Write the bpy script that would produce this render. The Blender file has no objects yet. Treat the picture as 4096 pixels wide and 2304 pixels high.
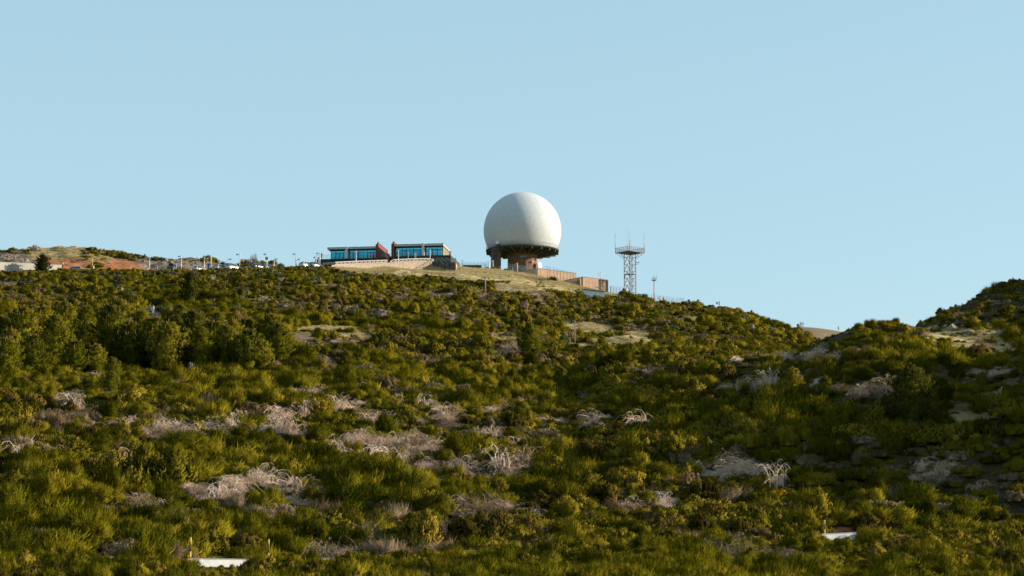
import bpy, bmesh, math, random
import numpy as np
from mathutils import Vector, Matrix, Euler

random.seed(7)
RNG = np.random.default_rng(11)
scene = bpy.context.scene
COL = scene.collection
PI = math.pi

# ------------------------------------------------------------------ camera
F = 9000.0                     # focal length in pixels of the 4096 wide photograph
HORIZON = 2516.0
PITCH = math.atan((HORIZON - 1152.0) / F)
CP, SP = math.cos(PITCH), math.sin(PITCH)

cam_data = bpy.data.cameras.new("camera")
cam = bpy.data.objects.new("camera", cam_data)
COL.objects.link(cam)
cam_data.sensor_width = 36.0
cam_data.lens = F / 4096.0 * 36.0
cam_data.clip_start = 0.5
cam_data.clip_end = 20000.0
cam.rotation_euler = (PI / 2 + PITCH, 0, 0)
cam_data.dof.use_dof = True
cam_data.dof.focus_distance = 500.0
cam_data.dof.aperture_fstop = 0.6
scene.camera = cam


def P(u, v, D):
    """point at depth D (metres along +Y) seen at measured photo position u, v"""
    dx, dy, dz = u - 2048.0, F * CP + (v - 1152.0) * SP, F * SP - (v - 1152.0) * CP
    return Vector((D * dx / dy, D, D * dz / dy))


def zv(D, v):
    return D * (F * SP - (v - 1152.0) * CP) / (F * CP + (v - 1152.0) * SP)


def project(x, y, z):
    d = y * CP + z * SP
    return 2048.0 + F * x / d, 1152.0 - F * (-y * SP + z * CP) / d


# ------------------------------------------------------------------ noise
def vnoise(x, y, seed):
    rs = np.random.default_rng(seed)
    T = rs.random((256, 256))
    xi, yi = np.floor(x).astype(int), np.floor(y).astype(int)
    fx, fy = x - xi, y - yi
    fx, fy = fx * fx * (3 - 2 * fx), fy * fy * (3 - 2 * fy)
    a, b = T[xi % 256, yi % 256], T[(xi + 1) % 256, yi % 256]
    c, d = T[xi % 256, (yi + 1) % 256], T[(xi + 1) % 256, (yi + 1) % 256]
    return (a * (1 - fx) + b * fx) * (1 - fy) + (c * (1 - fx) + d * fx) * fy


def fbm(x, y, scale, seed, octaves=4):
    x, y = np.asarray(x, float) / scale, np.asarray(y, float) / scale
    s, a, t = 0.0, 0.5, 0.0
    for o in range(octaves):
        s = s + a * vnoise(x + 17.3 * o, y - 9.1 * o, seed + o)
        t += a
        x, y, a = x * 2.03, y * 2.03, a * 0.5
    return s / t


# ------------------------------------------------------------------ objects
def tag(o, label=None, cat=None, group=None, kind=None):
    if label: o["label"] = label
    if cat: o["category"] = cat
    if group: o["group"] = group
    if kind: o["kind"] = kind
    return o


def thing(name, label, cat, loc=(0, 0, 0), rz=0.0, group=None, scale=1.0):
    o = bpy.data.objects.new(name, None)
    o.empty_display_size = 0.3
    COL.objects.link(o)
    o.location = loc
    o.rotation_euler = (0, 0, rz)
    o.scale = (scale,) * 3
    return tag(o, label, cat, group)


def dup(o, loc=None, rz=None, label=None, group=None, scale=None, parent=None):
    c = o.copy()
    COL.objects.link(c)
    if parent is not None: c.parent = parent
    if loc is not None: c.location = loc
    if rz is not None: c.rotation_euler = (0, 0, rz)
    if scale is not None: c.scale = (scale,) * 3 if not hasattr(scale, "__len__") else scale
    if label: c["label"] = label
    if group: c["group"] = group
    for ch in list(o.children): dup(ch, parent=c)
    return c


class MB:
    """collects shapes, then links them as ONE mesh object"""
    def __init__(s):
        s.v, s.f, s.smooth = [], [], []

    def add(s, verts, faces, smooth=False):
        n = len(s.v)
        s.v += [tuple(p) for p in verts]
        s.f += [tuple(i + n for i in f) for f in faces]
        s.smooth += [smooth] * len(faces)
        return s

    def box(s, x0, y0, z0, x1, y1, z1, m=None):
        vs = [(x0, y0, z0), (x1, y0, z0), (x1, y1, z0), (x0, y1, z0), (x0, y0, z1), (x1, y0, z1), (x1, y1, z1), (x0, y1, z1)]
        if m is not None: vs = [m @ Vector(p) for p in vs]
        return s.add(vs, [(0, 3, 2, 1), (4, 5, 6, 7), (0, 1, 5, 4), (1, 2, 6, 5), (2, 3, 7, 6), (3, 0, 4, 7)])

    def hexa(s, vs):
        return s.add(vs, [(0, 3, 2, 1), (4, 5, 6, 7), (0, 1, 5, 4), (1, 2, 6, 5), (2, 3, 7, 6), (3, 0, 4, 7)])

    def tube(s, pts, r, n=8, cap=True, smooth=True):
        """r: one radius or a radius for each point"""
        pts = [Vector(p) for p in pts]
        rs = r if hasattr(r, "__len__") else [r] * len(pts)
        vs, fs = [], []
        up = None
        for i, p in enumerate(pts):
            t = (pts[min(i + 1, len(pts) - 1)] - pts[max(i - 1, 0)]).normalized()
            if up is None:
                up = Vector((0, 0, 1)) if abs(t.z) < 0.9 else Vector((1, 0, 0))
            a = t.cross(up).normalized()
            b = a.cross(t).normalized()
            up = b
            for k in range(n):
                w = 2 * PI * k / n
                vs.append(p + a * (math.cos(w) * rs[i]) + b * (math.sin(w) * rs[i]))
        for i in range(len(pts) - 1):
            for k in range(n):
                k2 = (k + 1) % n
                fs.append((i * n + k, (i + 1) * n + k, (i + 1) * n + k2, i * n + k2))
        s.add(vs, fs, smooth)
        if cap:
            s.add(vs[:n], [tuple(range(n))])
            s.add(vs[-n:], [tuple(range(n - 1, -1, -1))])
        return s

    def bar(s, a, b, w, h=None):
        """square bar from a to b"""
        a, b = Vector(a), Vector(b)
        h = h or w
        t = (b - a).normalized()
        up = Vector((0, 0, 1)) if abs(t.z) < 0.95 else Vector((0, 1, 0))
        x = t.cross(up).normalized() * (w / 2)
        y = x.cross(t).normalized() * (h / 2)
        return s.hexa([a - x - y, a + x - y, a + x + y, a - x + y, b - x - y, b + x - y, b + x + y, b - x + y])

    def lathe(s, prof, n=24, smooth=True, c=(0, 0, 0), capb=True, capt=True):
        c = Vector(c)
        vs = [c + Vector((r * math.cos(2 * PI * k / n), r * math.sin(2 * PI * k / n), z)) for r, z in prof for k in range(n)]
        fs = [(i * n + k, i * n + (k + 1) % n, (i + 1) * n + (k + 1) % n, (i + 1) * n + k) for i in range(len(prof) - 1) for k in range(n)]
        s.add(vs, fs, smooth)
        if capb: s.add(vs[:n], [tuple(range(n - 1, -1, -1))])
        if capt: s.add(vs[-n:], [tuple(range(n))])
        return s

    def prism(s, poly, y0, y1, axis="y"):
        n = len(poly)
        if axis == "y": A, B = [(a, y0, b) for a, b in poly], [(a, y1, b) for a, b in poly]
        elif axis == "x": A, B = [(y0, a, b) for a, b in poly], [(y1, a, b) for a, b in poly]
        else: A, B = [(a, b, y0) for a, b in poly], [(a, b, y1) for a, b in poly]
        fs = [(i, (i + 1) % n, n + (i + 1) % n, n + i) for i in range(n)]
        s.add(A + B, fs + [tuple(range(n - 1, -1, -1)), tuple(range(n, 2 * n))])
        return s

    def mesh(s, name, mat=None):
        me = bpy.data.meshes.new(name)
        me.from_pydata(s.v, [], s.f)
        me.polygons.foreach_set("use_smooth", s.smooth)
        bm = bmesh.new(); bm.from_mesh(me)
        bmesh.ops.remove_doubles(bm, verts=bm.verts, dist=1e-5)
        bmesh.ops.recalc_face_normals(bm, faces=bm.faces)
        bm.to_mesh(me); bm.free()
        if mat: me.materials.append(mat)
        return me

    def build(s, name, mat, parent=None, loc=None, rz=None):
        o = bpy.data.objects.new(name, s.mesh(name, mat))
        COL.objects.link(o)
        if parent is not None: o.parent = parent
        if loc is not None: o.location = loc
        if rz is not None: o.rotation_euler = (0, 0, rz)
        return o


def np_mesh(name, verts, faces_list, mats, mat_idx=None, smooth=False):
    """fast mesh from numpy: verts (N,3), faces_list a list of (M,k) index arrays"""
    me = bpy.data.meshes.new(name)
    verts = np.asarray(verts, np.float32)
    me.vertices.add(len(verts))
    me.vertices.foreach_set("co", verts.ravel())
    loops = np.concatenate([np.asarray(f, np.int32).ravel() for f in faces_list])
    tot = np.concatenate([np.full(len(f), np.asarray(f).shape[1], np.int32) for f in faces_list])
    start = np.concatenate([[0], np.cumsum(tot)[:-1]]).astype(np.int32)
    me.loops.add(len(loops)); me.loops.foreach_set("vertex_index", loops)
    me.polygons.add(len(tot))
    me.polygons.foreach_set("loop_start", start)
    if mat_idx is not None: me.polygons.foreach_set("material_index", np.asarray(mat_idx, np.int32))
    me.polygons.foreach_set("use_smooth", np.full(len(tot), smooth))
    for m in (mats if isinstance(mats, (list, tuple)) else [mats]): me.materials.append(m)
    me.update(calc_edges=True)
    me.validate()
    return me


def link(name, me, parent=None, loc=None):
    o = bpy.data.objects.new(name, me)
    COL.objects.link(o)
    if parent is not None: o.parent = parent
    if loc is not None: o.location = loc
    return o


# ------------------------------------------------------------------ materials
TONE = 0.80        # one overall tone for every opaque surface, matched to the exposure


class NT:
    def __init__(s, name):
        s.m = bpy.data.materials.new(name)
        s.m.use_nodes = True
        s.t = s.m.node_tree
        s.t.nodes.clear()
        s.out = s.t.nodes.new("ShaderNodeOutputMaterial")

    def n(s, typ, **kw):
        nd = s.t.nodes.new(typ)
        for k, v in kw.items():
            if k in nd.inputs: nd.inputs[k].default_value = v
            else: setattr(nd, k, v)
        return nd

    def l(s, a, b): s.t.links.new(a, b)

    def noise(s, scale, detail=4, rough=0.55, vec=None):
        nd = s.n("ShaderNodeTexNoise")
        nd.inputs["Scale"].default_value = scale
        nd.inputs["Detail"].default_value = detail
        nd.inputs["Roughness"].default_value = rough
        if vec is not None: s.l(vec, nd.inputs["Vector"])
        return nd.outputs["Fac"]

    def ramp(s, fac, stops):
        nd = s.n("ShaderNodeValToRGB")
        cr = nd.color_ramp
        while len(cr.elements) < len(stops): cr.elements.new(0.5)
        for e, (p, c) in zip(cr.elements, stops):
            e.position = p
            e.color = (*c, 1) if len(c) == 3 else c
        s.l(fac, nd.inputs["Fac"])
        return nd.outputs["Color"]

    def mix(s, fac, a, b, mode="MIX"):
        nd = s.n("ShaderNodeMix", data_type="RGBA", blend_type=mode)
        for sock, val in ((nd.inputs[0], fac), (nd.inputs[6], a), (nd.inputs[7], b)):
            if isinstance(val, (int, float)): sock.default_value = val
            elif isinstance(val, (tuple, list)): sock.default_value = (*val, 1)[:4]
            else: s.l(val, sock)
        return nd.outputs[2]

    def math(s, op, a, b=None):
        nd = s.n("ShaderNodeMath", operation=op)
        for i, val in enumerate((a, b)):
            if val is None: continue
            if isinstance(val, (int, float)): nd.inputs[i].default_value = val
            else: s.l(val, nd.inputs[i])
        return nd.outputs[0]

    def principled(s, color, rough=0.7, metal=0.0, bump=None, bump_d=0.05, bump_s=0.5, spec=0.4):
        b = s.n("ShaderNodeBsdfPrincipled")
        if metal < 0.5: color = s.mix(1.0, color, (TONE, TONE, TONE), "MULTIPLY")
        if isinstance(color, (tuple, list)): b.inputs["Base Color"].default_value = (*color, 1)[:4]
        else: s.l(color, b.inputs["Base Color"])
        if isinstance(rough, (int, float)): b.inputs["Roughness"].default_value = rough
        else: s.l(rough, b.inputs["Roughness"])
        b.inputs["Metallic"].default_value = metal
        b.inputs["Specular IOR Level"].default_value = spec
        if bump is not None:
            bp = s.n("ShaderNodeBump")
            bp.inputs["Strength"].default_value = bump_s
            bp.inputs["Distance"].default_value = bump_d
            s.l(bump, bp.inputs["Height"])
            s.l(bp.outputs[0], b.inputs["Normal"])
        s.l(b.outputs[0], s.out.inputs[0])
        return s.m

    def pos(s): return s.n("ShaderNodeNewGeometry").outputs["Position"]
    def obj(s): return s.n("ShaderNodeTexCoord").outputs["Object"]


def simple(name, c, rough=0.6, metal=0.0, var=0.15, scale=3.0, bump=0.0, spec=0.4):
    m = NT(name)
    nz = m.noise(scale, 5, vec=m.obj())
    c2 = tuple(max(0, x * (1 - var)) for x in c)
    c3 = tuple(min(1, x * (1 + var)) for x in c)
    col = m.ramp(nz, [(0.3, c2), (0.7, c3)])
    return m.principled(col, rough, metal, nz if bump else None, bump, 0.5, spec)


def foliage(name, stops, trans=0.25, pos_scale=0.09, val=0.84):
    """leaf material: hue wanders from plant to plant and over the hillside"""
    m = NT(name)
    rnd = m.n("ShaderNodeObjectInfo").outputs["Random"]
    nz = m.noise(pos_scale, 3, vec=m.pos())
    fine = m.noise(1.6, 2, vec=m.pos())
    f = m.math("ADD", m.math("MULTIPLY", rnd, 0.55), m.math("MULTIPLY", nz, 0.5))
    f = m.math("ADD", f, m.math("MULTIPLY", fine, 0.35))
    f = m.math("SUBTRACT", f, 0.19)
    col = m.ramp(f, [(p, tuple(x * val for x in c)) for p, c in stops])
    d = m.n("ShaderNodeBsdfDiffuse"); m.l(col, d.inputs[0])
    t = m.n("ShaderNodeBsdfTranslucent"); m.l(col, t.inputs[0])
    mx = m.n("ShaderNodeMixShader"); mx.inputs[0].default_value = trans
    m.l(d.outputs[0], mx.inputs[1]); m.l(t.outputs[0], mx.inputs[2])
    m.l(mx.outputs[0], m.out.inputs[0])
    return m.m


# ------------------------------------------------------------------ light
SUN_AZ, SUN_EL = math.radians(86.5), math.radians(18.5)
S = Vector((math.cos(SUN_EL) * math.sin(SUN_AZ), math.cos(SUN_EL) * math.cos(SUN_AZ), math.sin(SUN_EL)))
sun_d = bpy.data.lights.new("sun", "SUN")
sun_d.energy = 5.0
sun_d.angle = math.radians(0.53)
sun_d.color = (1.0, 0.90, 0.74)
sun = bpy.data.objects.new("sun", sun_d)
COL.objects.link(sun)
sun.rotation_euler = S.to_track_quat("Z", "Y").to_euler()

world = bpy.data.worlds.new("World")
scene.world = world
world.use_nodes = True
wt = world.node_tree
wt.nodes.clear()
wo = wt.nodes.new("ShaderNodeOutputWorld")
wb = wt.nodes.new("ShaderNodeBackground")
sky = wt.nodes.new("ShaderNodeTexSky")
sky.sky_type = "NISHITA"
sky.sun_disc = False
sky.sun_elevation = SUN_EL
sky.sun_rotation = SUN_AZ
sky.altitude = 0.0
sky.air_density = 1.0
sky.dust_density = 1.0
sky.ozone_density = 1.0
wb.inputs["Strength"].default_value = 0.121
veil = wt.nodes.new("ShaderNodeMix")          # thin even haze veil over the whole sky
veil.data_type = "RGBA"; veil.blend_type = "MIX"
veil.inputs[0].default_value = 0.65
veil.inputs[7].default_value = (2.01, 3.18, 3.64, 1)
wt.links.new(sky.outputs[0], veil.inputs[6])
wt.links.new(veil.outputs[2], wb.inputs[0])
wt.links.new(wb.outputs[0], wo.inputs[0])

scene.view_settings.view_transform = "Standard"
scene.view_settings.look = "None"
scene.view_settings.exposure = 0.85
scene.view_settings.gamma = 1.0
scene.cycles.max_bounces = 6
scene.cycles.diffuse_bounces = 3
scene.cycles.transparent_max_bounces = 4
# ------------------------------------------------------------------ terrain
UF = 8910.0


def road_v(u):
    return float(np.interp(u, [-3000, -400, 0, 800, 1200, 2440, 3300, 3500, 4200, 7000],
                           [2240, 2240, 2250, 2266, 2270, 2200, 2162, 2152, 2132, 2120]))


def road_d(u):
    """depth of the lower road's parapet: the road swings away to the right"""
    return 206.0 + np.clip(np.asarray(u, float), -900, 4300) * 0.0125


ROAD_W = 8.0
# hillside columns: u, edge of the plateau or crest (D, v), mid points (D, v), what lies behind ((D, v) or (D, None, dz from the edge))
FLAT = [(545, None, 0)]
COLS = [
    (-2600, (528, 1120), [], FLAT + [(554, 1080), (566, 1040), (590, 1000), (640, None, 8), (800, None, -30)]),
    (-600, (528, 1088), [], FLAT + [(554, 1066), (564, 1025), (588, 988), (640, None, 10), (800, None, -30)]),
    (0, (528, 1087), [], FLAT + [(554, 1064), (564, 1028), (588, 1001), (640, None, 8), (800, None, -30)]),
    (110, (528, 1086), [], FLAT + [(554, 1066), (564, 1030), (588, 996), (640, None, 8), (800, None, -30)]),
    (180, (528, 1085), [], FLAT + [(554, 1067), (566, 1040), (588, 994), (640, None, 8), (800, None, -30)]),
    (290, (528, 1083), [], FLAT + [(554, 1066), (566, 1020), (588, 985), (640, None, 8), (800, None, -30)]),
    (400, (528, 1081), [], FLAT + [(555, 1068), (568, 1030), (590, 1000), (640, None, 6), (800, None, -30)]),
    (500, (528, 1082), [], FLAT + [(555, 1068), (568, 1042), (590, 1014), (640, None, 4), (800, None, -30)]),
    (600, (528, 1084), [], FLAT + [(556, 1072), (568, 1048), (588, 1030), (640, None, 2), (800, None, -30)]),
    (700, (528, 1082), [], FLAT + [(558, 1076), (564, 1058), (585, 1044), (640, None, 0), (800, None, -30)]),
    (800, (528, 1081), [], FLAT + [(558, 1074), (564, 1056), (585, 1038), (640, None, 0), (800, None, -30)]),
    (900, (528, 1077), [], FLAT + [(560, 1076), (566, 1064), (585, 1052), (640, None, 0), (800, None, -30)]),
    (935, (528, 1075), [], FLAT + [(585, 1073), (640, None, 0), (800, None, -30)]),
    (965, (528, 1074), [], FLAT + [(560, 1080), (585, 1056), (640, None, 0), (800, None, -30)]),
    (990, (528, 1073), [], FLAT + [(560, 1076), (566, 1060), (585, 1044), (640, None, 0), (800, None, -30)]),
    (1100, (528, 1068), [], FLAT + [(560, 1076), (566, 1064), (585, 1052), (640, None, 0), (800, None, -30)]),
    (1170, (528, 1067), [], FLAT + [(560, 1078), (585, 1062), (640, None, 0), (800, None, -30)]),
    (1215, (528, 1067), [], FLAT + [(585, None, 0.5), (640, None, 0), (800, None, -30)]),
    (1290, (530, 1067), [], [(640, None, 0), (800, None, -30)]),
    (1350, (533, 1069), [], [(538, 1066), (640, None, 1), (800, None, -30)]),
    (1500, (542, 1078), [(520, 1106)], [(546, 1058), (640, None, 5), (800, None, -30)]),
    (1722, (558, 1082), [(535, 1106)], [(562, 1050), (640, None, 5), (800, None, -30)]),
    (1740, (556, 1083), [(535, 1106)], [(562, 1050), (640, None, 5), (800, None, -30)]),
    (1822, (553, 1093), [(530, 1118)], [(558, 1051), (640, None, 5), (800, None, -30)]),
    (1832, (562, 1072), [(530, 1110)], [(600, None, 0), (640, None, 0), (800, None, -30)]),
    (1880, (568, 1071), [(525, 1112)], [(640, None, 0), (800, None, -30)]),
    (1950, (570, 1074), [(530, 1125)], [(640, None, 0), (800, None, -30)]),
    (2030, (571, 1082), [(525, 1140)], [(640, None, 0), (800, None, -30)]),
    (2100, (570, 1092), [(525, 1150)], [(640, None, 0), (800, None, -30)]),
    (2200, (570, 1113), [(525, 1172)], [(640, None, -1), (800, None, -30)]),
    (2300, (568, 1138), [(525, 1195)], [(640, None, -2), (800, None, -30)]),
    (2400, (562, 1163), [(365, 1500), (390, 1452), (410, 1425)], [(600, None, -1), (640, None, -4), (800, None, -30)]),
    (2500, (555, 1181), [(300, 1790), (350, 1530), (372, 1452), (395, 1440), (420, 1396)], [(580, None, 0), (640, None, -10), (800, None, -40)]),
    (2600, (552, 1203), [(300, 1780), (350, 1512), (370, 1447), (390, 1445), (425, 1396)], [(580, None, 0), (640, None, -12), (800, None, -40)]),
    (2700, (545, 1216), [(300, 1760), (348, 1497), (366, 1440), (386, 1448), (430, 1392)], [(575, None, 0), (640, None, -14), (800, None, -40)]),
    (2800, (540, 1226), [(300, 1750), (345, 1490), (362, 1438), (384, 1452), (430, 1392)], [(570, None, 0), (640, None, -14), (800, None, -40)]),
    (2900, (535, 1240), [(300, 1730), (340, 1484), (356, 1434), (380, 1460), (430, 1398)], [(570, None, -1), (640, None, -14), (800, None, -40)]),
    (3000, (530, 1258), [(300, 1710), (335, 1480), (350, 1432), (380, 1470), (430, 1402)], [(560, None, -1), (640, None, -12), (710, 1330), (800, None, -20)]),
    (3100, (510, 1290), [(300, 1690), (332, 1472), (347, 1430), (380, 1470), (430, 1404)], [(540, None, 0), (630, None, -6), (700, 1310), (730, None, 6), (900, None, -20)]),
    (3200, (490, 1332), [(300, 1660), (330, 1456), (345, 1418), (385, 1470), (430, 1408)], [(520, None, 0), (640, 1345), (700, 1304), (725, 1304), (900, None, -10)]),
    (3290, (480, 1380), [(300, 1620), (325, 1420), (340, 1372), (365, 1420), (430, 1430)], [(520, None, 0), (640, 1362), (700, 1313), (725, 1318), (900, None, -10)]),
    (3380, (480, 1420), [(300, 1590), (325, 1385), (338, 1342), (362, 1390), (430, 1450)], [(520, None, 0), (640, 1375), (700, 1328), (725, 1335), (900, None, -10)]),
    (3450, (480, 1440), [(300, 1580), (325, 1365), (338, 1322), (362, 1370), (430, 1450)], [(520, None, 0), (640, 1390), (700, 1345), (900, None, -10)]),
    (3600, (470, 1440), [(300, 1580), (325, 1375), (340, 1322), (362, 1352), (400, 1400)], [(520, None, -4), (700, None, -4), (900, None, -30)]),
    (3690, (420, 1330), [(300, 1600), (328, 1410), (345, 1350), (370, 1330), (400, 1306)], [(500, None, -6), (700, None, -10), (900, None, -30)]),
    (3800, (406, 1262), [(300, 1620), (330, 1450), (350, 1384), (375, 1335)], [(440, None, -4), (600, None, -20), (900, None, -40)]),
    (3860, (408, 1232), [(330, 1455), (352, 1390), (375, 1335), (392, 1282)], [(440, None, -5), (600, None, -22), (900, None, -40)]),
    (3925, (410, 1190), [(330, 1458), (352, 1394), (377, 1330), (394, 1260)], [(440, None, -6), (600, None, -26), (900, None, -40)]),
    (3970, (411, 1155), [(330, 1460), (352, 1396), (378, 1328), (396, 1240)], [(440, None, -7), (600, None, -28), (900, None, -40)]),
    (4020, (412, 1142), [(330, 1460), (352, 1396), (378, 1325), (396, 1225)], [(440, None, -7), (600, None, -28), (900, None, -40)]),
    (4096, (412, 1138), [(330, 1460), (352, 1396), (378, 1312), (396, 1215)], [(440, None, -7), (600, None, -28), (900, None, -40)]),
    (4350, (412, 1000), [(330, 1450), (352, 1380), (378, 1270), (396, 1130)], [(440, None, -7), (600, None, -28), (900, None, -40)]),
    (4800, (412, 985), [(330, 1450), (352, 1390), (378, 1300)], [(440, None, -7), (600, None, -28), (900, None, -40)]),
    (6800, (412, 1250), [(330, 1500), (352, 1420)], [(440, None, -7), (600, None, -28), (900, None, -40)]),
]
DS = np.concatenate([np.arange(4, 200, 4.0), np.arange(200, 720, 1.0), np.arange(720, 1300, 8.0)])
ZT, UT = [], []
for u, (dc, vc), mids, back in COLS:
    rv = road_v(u)
    rd = float(road_d(u))
    zr = zv(rd, rv)
    pts = [(4, -2.2), (70, -2.4), (140, 0.2), (rd - 35, zv(rd - 35, rv + 85)), (rd - 13, zv(rd - 13, rv + 30)), (rd - 2, zr - 0.15),
           (rd, zr), (rd + ROAD_W, zr), (rd + ROAD_W + 3, zr + 1.2)]
    pts += [(d, zv(d, v)) for d, v in mids]
    ze = zv(dc, vc)
    pts.append((dc, ze))
    for b in back:
        pts.append((b[0], zv(b[0], b[1]) if b[1] is not None else ze + b[2]))
    pts.append((1300, pts[-1][1] - 60))
    a = np.array(pts)
    ZT.append(np.interp(DS, a[:, 0], a[:, 1]))
    UT.append(u)
ZT = np.array(ZT); UT = np.array(UT, float)
UG = np.arange(-2600, 6801, 20.0)
ZG = np.array([np.interp(UG, UT, ZT[:, j]) for j in range(len(DS))]).T


def gblur(A, n, axis):
    k = np.exp(-0.5 * (np.arange(-3 * n, 3 * n + 1) / n) ** 2); k /= k.sum()
    pad = [(0, 0), (0, 0)]; pad[axis] = (3 * n, 3 * n)
    B = np.pad(A, pad, mode="edge")
    return np.apply_along_axis(lambda r: np.convolve(r, k, "valid"), axis, B)


sm = gblur(gblur(ZG, 2, 0), 2, 1)
RDU = road_d(UG)[:, None]
ZG = np.where((DS[None, :] > RDU - 7) & (DS[None, :] < RDU + 11), gblur(ZG, 2, 0), sm)
XG = (UG[:, None] - 2048) / UF * DS[None, :]
YG = np.broadcast_to(DS[None, :], XG.shape)
edge = np.interp(UG, UT, [c[1][0] for c in COLS])[:, None]
veg = np.clip((YG - RDU - 11.5) / 10, 0, 1) * np.clip((edge - 6 - YG) / 12, 0, 1) + 0.3 * np.clip((RDU - 12 - YG) / 10, 0, 1)
ZG = ZG + veg * ((fbm(XG * 0.6, YG * 1.7, 17.0, 3) - 0.5) * 4.6 + (fbm(XG, YG, 6.5, 9) - 0.5) * 1.5)
# knoll just right of the view that shades the lower right corner
for bx, by, bh, bw in ((80, 286, 12.0, 14.0), (78, 273, 6.0, 11.0), (88, 305, 7.0, 14.0)):
    ZG = ZG + bh * np.exp(-((XG - bx) ** 2 + ((YG - by) * 0.8) ** 2) / (2 * bw * bw)) * np.clip((YG - RDU - 8.5) / 6, 0, 1)
# broken rock faces of the cutting and the knolls
rockm = np.clip((YG - 551) / 4, 0, 1) * np.clip((600 - YG) / 10, 0, 1) * np.clip((1220 - UG[:, None]) / 40, 0, 1)
ZG = ZG + rockm * ((fbm(XG, YG, 7.0, 21) - 0.5) * 1.6 + (fbm(XG, YG, 2.4, 22, 2) - 0.5) * 2.0)
rockr = np.clip((UG[:, None] - 3690) / 60, 0, 1) * np.clip((YG - 375) / 10, 0, 1) * np.clip((440 - YG) / 20, 0, 1)
ZG = ZG + rockr * ((fbm(XG, YG, 6.0, 31) - 0.5) * 2.6 + (fbm(XG, YG, 2.2, 32) - 0.5) * 1.0)


def ground(x, y):
    x, y = np.asarray(x, float), np.asarray(y, float)
    u = (2048 + UF * x / y + 2600) / 20.0
    j = np.interp(y, DS, np.arange(len(DS)))
    u = np.clip(u, 0, len(UG) - 1.001)
    j = np.clip(j, 0, len(DS) - 1.001)
    i0, j0 = u.astype(int), j.astype(int)
    a, b = u - i0, j - j0
    return (ZG[i0, j0] * (1 - a) * (1 - b) + ZG[i0 + 1, j0] * a * (1 - b) + ZG[i0, j0 + 1] * (1 - a) * b + ZG[i0 + 1, j0 + 1] * a * b)


def gz(x, y):
    return float(ground(np.array([x]), np.array([y]))[0])


def hit(u, v, d0=150.0, d1=760.0):
    """first point of the ground met at the measured position u, v"""
    d = np.arange(d0, d1, 0.5)
    dx, dy, dz = u - 2048.0, F * CP + (v - 1152.0) * SP, F * SP - (v - 1152.0) * CP
    g = ground(d * dx / dy, d)
    k = np.nonzero(d * dz / dy <= g)[0]
    k = k[0] if len(k) else len(d) - 1
    return Vector((d[k] * dx / dy, d[k], g[k]))


def stand(u, D, dz=0.0):
    """a place on the ground at depth D in the direction u"""
    x = (u - 2048) / UF * D
    return Vector((x, D, gz(x, D) + dz))


# clearings: u, v, half width, half height, kind
CLEAR = [(2000, 1102, 170, 24, "grass"), (2180, 1132, 150, 24, "grass"), (1880, 1096, 130, 20, "grass"), (1560, 1086, 190, 15, "grass"),
         (1760, 1096, 140, 14, "grass"), (2340, 1158, 110, 12, "grass"), (2100, 1150, 120, 14, "grass"),
         (2370, 1312, 80, 20, "grass"), (2490, 1366, 125, 17, "grass"), (2310, 1388, 60, 12, "grass"), (2560, 1340, 60, 14, "grass"),
         (1330, 1316, 140, 9, "grass"), (830, 1290, 90, 9, "grass"), (930, 1310, 90, 11, "soil"), (1030, 1332, 70, 10, "soil"),
         (1180, 1352, 95, 22, "soil"), (1265, 1386, 50, 10, "soil"), (612, 1262, 34, 34, "soil"), (640, 1290, 30, 20, "soil"),
         (1400, 1345, 90, 12, "grass"), (2050, 1360, 70, 10, "grass"),
         (3880, 1345, 170, 24, "grass"), (3930, 1390, 150, 18, "grass"), (3870, 1662, 115, 22, "grass"),
         (3390, 2112, 105, 16, "red"), (3960, 2292, 140, 14, "grass"), (900, 2216, 90, 22, "green"),
         (1330, 1140, 50, 5, "soil"), (60, 1135, 70, 8, "soil"), (1790, 1180, 60, 10, "soil"), (2760, 1280, 50, 8, "grass"),
         (2660, 1215, 70, 8, "grass"), (250, 1250, 60, 8, "soil")]


def clear_amount(x, y, z, kinds):
    u, v = project(x, y, z)
    m = np.zeros_like(u)
    wob = (fbm(x, y, 5.0, 77, 3) - 0.5) * 1.1
    for cu, cv, ru, rv, k in CLEAR:
        if k not in kinds: continue
        m = np.maximum(m, 1.35 - np.sqrt(((u - cu) / ru) ** 2 + ((v - cv) / rv) ** 2) + wob)
    return np.clip(m * 2.5, 0, 1)


# ---- the ground mesh: fine over the view, coarse to the horizon
ui = np.arange(0, len(UG))
nU, nD = len(UG), len(DS)
vx, vy, vz = XG.ravel(), YG.ravel(), ZG.ravel()
u_g, v_g = project(vx, vy, vz)
UU = np.broadcast_to(UG[:, None], XG.shape).ravel()
grass = clear_amount(vx, vy, vz, ("grass",))
green = clear_amount(vx, vy, vz, ("green",))
soil = clear_amount(vx, vy, vz, ("soil",))
soil = np.maximum(soil, 0.9 * (vy > 600) * (UU > 2900))
red = clear_amount(vx, vy, vz, ("red",))
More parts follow.
